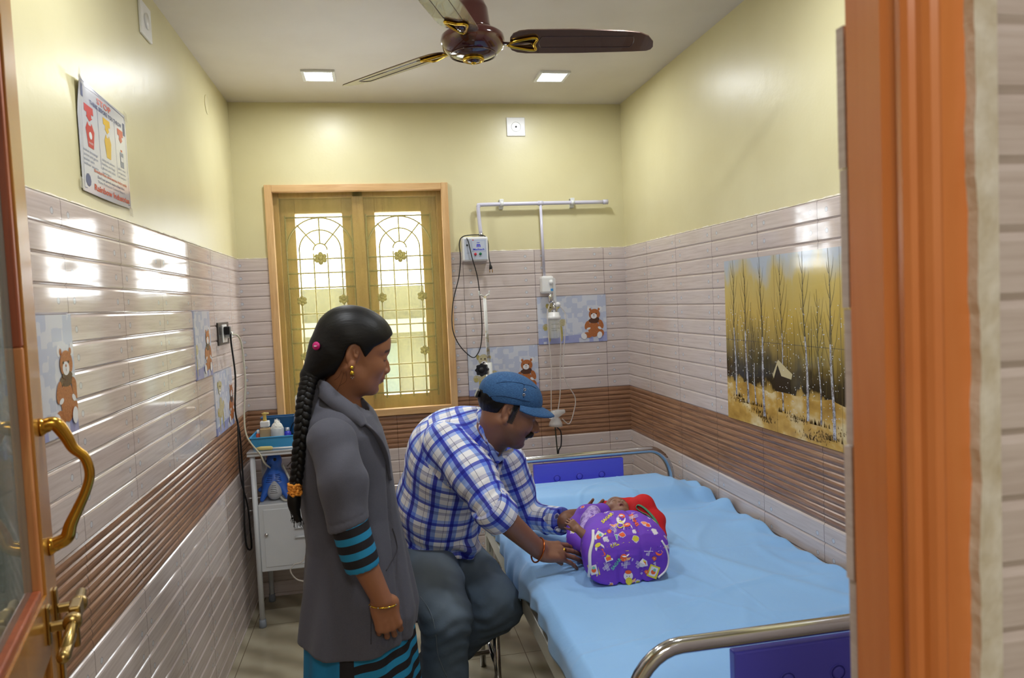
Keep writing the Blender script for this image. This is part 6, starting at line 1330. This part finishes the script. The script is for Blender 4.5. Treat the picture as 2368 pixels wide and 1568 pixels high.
RL = np.array([[1, 0, 0], [0, 0, 1], [0, 1, 0]], float)
S = SDF(); LZ = [2.098, 2.104, 2.118, 2.145, 2.20, 2.28, 2.35, 2.41, 2.45, 2.465]; RY3 = [.044, .060, .074, .086, .092, .090, .078, .060, .042, .02]
S.loft(LZ, [.722, .722, .722, .724, .730, .742, .754, .762, .766, .768], [.618+q*.92 for q in RY3], [.108, .126, .136, .140, .134, .114, .092, .072, .055, .03], RY3, pw_=3.1, R=RL)
S.fn(lambda P: .0060*sum(np.exp(-((P[:, 0]-c-.10*(P[:, 1]-2.1))/.008)**2) for c in (.688, .762))+.003*pnoise(P, 38, 17), (.7, 2.2, .7), 1, 0, 'd')
uvb = lambda FC, C4: np.stack([C4[..., 0]*1.0, C4[..., 1]*.8-C4[..., 2]*.9], -1)
WRAP = S; S.mesh('wrap', .003, wr_.m, by, uvfn=uvb)
g = MB(); ZIP = plain('white_piping', rgb(228, 226, 228), .6)
g.tube(bez([S.hit(px, py, 1.6, .002) for px, py in ((1372, 1226), (1371, 1250), (1364, 1280), (1364, 1310), (1362, 1334))], 5), .0052, ZIP, 8, flat=(1, .6))
g.build('piping', by); g = MB(); g.tube(bez([S.hit(px, py, 1.6, .002) for px, py in ((1530, 1250), (1541, 1270), (1546, 1295), (1540, 1318), (1522, 1336))], 5), .0052, ZIP, 8, flat=(1, .6)); g.build('piping', by)
# printed lettering and small pictures on the wrap
PRT = {k: plain('print_'+k, v, .7) for k, v in dict(teal=rgb(110, 190, 176), yellow=rgb(220, 208, 60), orange=rgb(236, 102, 46), white=rgb(230, 226, 232), skin=rgb(236, 176, 130), ink=rgb(40, 30, 60)).items()}
g = MB()
def decal(pts2, cx, cy, sc, rot, m_, lift=.0016):
    c, s_ = cos(rot), sin(rot); P = []
    for (x, y) in pts2:
        P.append(WRAP.hit(cx+(x*c-y*s_)*sc, cy-(x*s_+y*c)*sc, 1.7, .0006+lift*.35))
        if WRAP.miss: return None
    return P
def dtext(t, cx, cy, sc, rot, m_, wd):
    mb = MB(); text_mesh(mb, t, m_, (0, 0, 0), (1, 0, 0), (0, 1, 0), 1.0, wd, 0, .045)
    P = decal([(v[0]-wd/2, v[1]-.35) for v in mb.v], cx, cy, sc, rot, m_, .0030)
    if P: g.add(P, mb.f, m_)
circ = lambda cx, cy, r, n=14, e=1.0: [(cx+r*cos(2*pi*i/n), cy+r*e*sin(2*pi*i/n)) for i in range(n)]
def dp(pts, cx, cy, sc, rot, m_, lift):
    P = decal(pts, cx, cy, sc, rot, m_, lift)
    if P: g.poly(P, m_)
for (t, x, y, r, c) in (('SAGAR', 1425, 1304, 52, 'teal'), ('SAGAR', 1427, 1258, 25, 'yellow'), ('SAGAR', 1404, 1197, 42, 'yellow'), ('JEANS', 1483, 1254, -48, 'orange'), ('JEANS', 1467, 1202, -60, 'orange')): dtext(t, x, y, 10, radians(r), PRT[c], 3.3)
house = [(-1, -1), (1, -1), (1, .4), (0, 1.3), (-1, .4)]
for (x, y, r) in ((1407, 1290, 20), (1496, 1236, -15), (1488, 1302, 10)): dp([(a*1.25, b*1.2) for a, b in house], x, y, 7, radians(r), PRT['white'], .0030); dp([(-1, -1), (.9, -1), (.9, .3), (-1, .3)], x, y, 6, radians(r), PRT['orange'], .0038); dp([(-1.1, .3), (1.1, .3), (0, 1.4)], x, y, 6, radians(r), PRT['yellow'], .0038)
for (x, y, r, c1) in ((1373, 1318, 15, 0), (1385, 1240, -30, 0), (1511, 1322, -20, 0)):
    dp([(-1, -1.2), (1, -1.2), (1, 1.2), (-1, 1.2)], x, y, 12, radians(r), PRT['yellow'], .0028); dp([(-.7, -.9), (.7, -.9), (.7, .9), (-.7, .9)], x, y, 12, radians(r), PRT['white'], .0036); dp(circ(0, -.1, .45), x, y, 12, radians(r), PRT['orange'], .0044); dp(circ(.1, .35, .3), x, y, 12, radians(r), PRT['teal'], .0050)
for (x, y, r, hat) in ((1453, 1332, 0, 'orange'), (1445, 1278, -20, 'yellow'), (1452, 1222, 10, 'orange'), (1518, 1266, 20, 'teal'), (1436, 1201, -15, 'orange'), (1387, 1268, 30, 'yellow')):   # plain round-headed children in caps
    dp(circ(0, 0, 1.35), x, y, 8, radians(r), PRT['white'], .0030); dp(circ(0, 1.1, .95, e=.6), x, y, 8, radians(r), PRT[hat], .0038); dp(circ(.2, -1.5, 1.0, e=1.1), x, y, 8, radians(r), PRT['orange' if hat != 'orange' else 'yellow'], .0036)
    for e in (-.4, .35): dp(circ(e, -.1, .13, 8), x, y, 8, radians(r), PRT['ink'], .0046)
    dp([(.9, -1.3), (2.2, -.6), (2.0, -1.6), (1.2, -2.0)], x, y, 8, radians(r), PRT['skin'], .0036)
for (x, y) in ((1409, 1229), (1513, 1292), (1495, 1323), (1341, 1296), (1520, 1238), (1473, 1232), (1456, 1250)): dp([(-1.1, .3), (-.2, 1.0), (1.0, .7), (.9, -.4), (-.1, -1.1)], x, y, 5.2, 0, PRT['orange' if x % 2 else 'yellow'], .0032); dp(circ(0, 0, .38, 8), x, y, 5.2, 0, PRT['skin'], .0040)
for (x, y, a) in ((1403, 1310, 40), (1447, 1304, 10), (1480, 1305, -30), (1500, 1275, 0), (1416, 1250, 60), (1465, 1195, 20), (1420, 1225, 70)):
    for k in range(3):
        for b in (0, 75): dp([(-1.5, -.09+k*.4-.4), (1.5, -.05+k*.4-.4), (1.5, .05+k*.4-.4), (-1.5, .09+k*.4-.4)], x, y, 7, radians(a+b), PRT['white'], .0028)
g.build('wrap_print', by)
# purple shirt, lilac sleeve, red hood with green tape
S = SDF(); S.chain([at(*p) for p in ((1392, 1184, 2.45), (1358, 1196, 2.43), (1335, 1222, 2.40), (1332, 1248, 2.36), (1352, 1262, 2.31))], [.030, .040, .034, .030, .026], .02); S.fn(lambda P: .003*pnoise(P, 60, 19), OB, 1, 0, 'd'); S.fn(lambda P: .616-P[:, 2], OB, 1, 0, 'i')
S.mesh('shirt', .003, wr_.m, by, uvfn=uvb)
li = Mat('lilac_lace', rough=.8); nl = li.noise(li.scale(li.obj(), (1, 1, .6)), 90, 4, .7); li.set('Base Color', li.ramp(nl, [(.38, rgb(120, 86, 176)), (.5, rgb(176, 150, 216)), (.7, rgb(206, 190, 232))])); li.bump(nl, .4, .002)
S = SDF(); S.chain([at(*p) for p in ((1372, 1186, 2.40), (1365, 1205, 2.37), (1362, 1228, 2.33), (1378, 1243, 2.30))], [.026, .030, .028, .022], .02); S.fn(lambda P: .002*pnoise(P, 70, 23), OB, 1, 0, 'd'); S.mesh('sleeve', .003, li.m, by)
RF = Mat('red_fleece', rgb(196, 16, 24), .9); nr = RF.noise(RF.obj(), 380, 3); RF.set('Base Color', RF.mix(nr, rgb(176, 10, 18), rgb(214, 26, 34))); RF.bump(nr, .5, .002)
S = SDF(); S.chain([at(*p) for p in ((1384, 1184, 2.53), (1400, 1173, 2.555), (1428, 1167, 2.57), (1458, 1170, 2.55), (1480, 1180, 2.50))], [.014, .020, .022, .026, .030], .02)
S.ell(at(1489, 1168, 2.50), (.038, .05, .040), None, .02); S.ell(at(1505, 1200, 2.46), (.048, .06, .034), rotm(radians(20)), .03); S.cone(at(1512, 1205, 2.44), at(1530, 1238, 2.38), .034, .018, .02); S.cone(OB+(0, .02, -.045), OB+(.05, .0, -.04), .03, .03, .02)
S.ell(OB+RB@np.array([.03, 0, .0]), (.045, .05, .062), RB, .004, 's'); S.fn(lambda P: .614-P[:, 2], OB, 1, 0, 'i'); S.fn(lambda P: .002*pnoise(P, 60, 29), OB, 1, 0, 'd'); RED = S; S.mesh('hood', .003, RF.m, by)
g = MB(); GR = plain('green_tape', rgb(66, 130, 98), .7); hh = lambda px, py: RED.hit(px, py, 1.7, .003)
g.tube(bez([hh(*p) for p in ((1527, 1228), (1516, 1204), (1502, 1186), (1486, 1172), (1475, 1168), (1472, 1175), (1482, 1184), (1498, 1192), (1506, 1202), (1503, 1216))], 5), .0052, GR, 8, flat=(1, .4)); g.tube(bez([hh(*p) for p in ((1498, 1192), (1512, 1206), (1522, 1228))], 4), .005, GR, 8, flat=(1, .4)); tag(g.build('tie_tape', by), 'green tape loop'); settle(by)

# ---------------------------------------------------------------- seal shaped nebuliser on the cabinet shelf
BS = plain('seal_blue', rgb(46, 100, 196), .28); GY = plain('seal_grey', rgb(176, 178, 184), .4)
K = at(640, 1165, 3.66); K[2] = .5905; se = empty('nebuliser', K, 'blue seal shaped nebuliser with grey belly on the lower cabinet shelf', 'nebuliser')
sc_ = 0.95; Q = lambda x, y, z: K+np.array([x, y, z])*sc_
S = SDF(); S.ell(Q(-.006, .03, .070), (.062, .07, .068)); S.cone(Q(-.004, .02, .10), Q(.0, 0, .175), .048, .030, .03); S.ell(Q(.0, -.004, .198), (.0365, .040, .036), None, .015)
S.cone(Q(-.03, -.02, .075), Q(-.062, -.055, .010), .026, .010, .02); S.cone(Q(.028, -.02, .075), Q(.062, -.05, .012), .026, .010, .02); S.cone(Q(-.05, .05, .05), Q(-.085, .06, .035), .02, .012, .02); S.fn(lambda P: K[2]-P[:, 2], K, 1, 0, 'i')
S.mesh('body', .003, BS, se); SE = S
S = SDF(); S.ell(Q(.002, -.010, .046), (.038, .054, .046)); S.cone(Q(.0, -.03, .085), Q(.0, -.05, .04), .016, .030, .02); S.fn(lambda P: K[2]-P[:, 2], K, 1, 0, 'i'); S.mesh('belly', .003, GY, se); BE = S
g = MB(); INKB = plain('vent_ink', rgb(20, 34, 90), .5)
for k in range(5):
    for (a, b) in ((-.040+.002*abs(4-k)*1.4, -.008), (.006, .036-.002*abs(4-k)*1.2)):
        z = .128-k*.0082; pts = []
        for t in range(4):
            x = a+(b-a)*t/3; p = Q(x, -.10, z); d_ = np.array([0, 1., 0]); tt = 0
            for _ in range(50):
                v = SE.val((p+d_*tt)[None])[0]
                if v < .0008: break
                tt += v*.8
            pts.append(p+d_*tt)
        g.tube(pts, .0014, INKB, 6)
for k in range(5):
    z = .078-k*.008; pts = []
    for t in range(4):
        x = (-.010-.002*k)*(1-2*t/3); p = Q(x, -.10, z); tt = 0
        for _ in range(50):
            v = BE.val((p+np.array([0, 1., 0])*tt)[None])[0]
            if v < .0008: break
            tt += v*.8
        pts.append(p+np.array([0, tt, 0]))
    g.tube(pts, .0011, TK, 6)
g.build('vents', se)
g = MB(); g.lathe([(0, -.006), (.006, -.004), (.008, 0), (.006, .004)], Q(.010, -.043, .208), M_BLACK, axis=(0, 1, 0), n=16); g.lathe([(0, -.005), (.006, -.003), (.0065, 0)], Q(-.034, -.018, .198), M_BLACK, axis=(.8, .5, 0), n=14)
for k in range(3): g.tube([Q(-.022+.003*k, -.038, .186-k*.006), Q(-.010+.002*k, -.042, .190-k*.006)], .0007, TK, 5)
g.build('face', se); settle(se)
g = MB(); g.tube(bez([Q(.04, .0, .17), Q(.06, .0, .12), Q(.085, -.02, .06), Q(.10, -.06, .03), Q(.09, -.10, .012), Q(.05, -.09, .008), Q(.02, -.02, .02)], 5), .0055, plain('ivory_tube', rgb(206, 204, 190), .4), 8); tag(g.build('nebuliser_tube'), 'ivory tube trailing from the seal nebuliser over the shelf edge', 'tube'); g = MB(); g.tube(bez([Q(.05, .09, .14), Q(.09, .10, .17), Q(.12, .10, .13), Q(.08, .10, .11), Q(.06, .1, .13)], 5), .003, plain('brown_tube', rgb(120, 104, 84), .4), 8)
tag(g.build('coiled_tube'), 'brown coiled tube behind the seal nebuliser', 'tube')
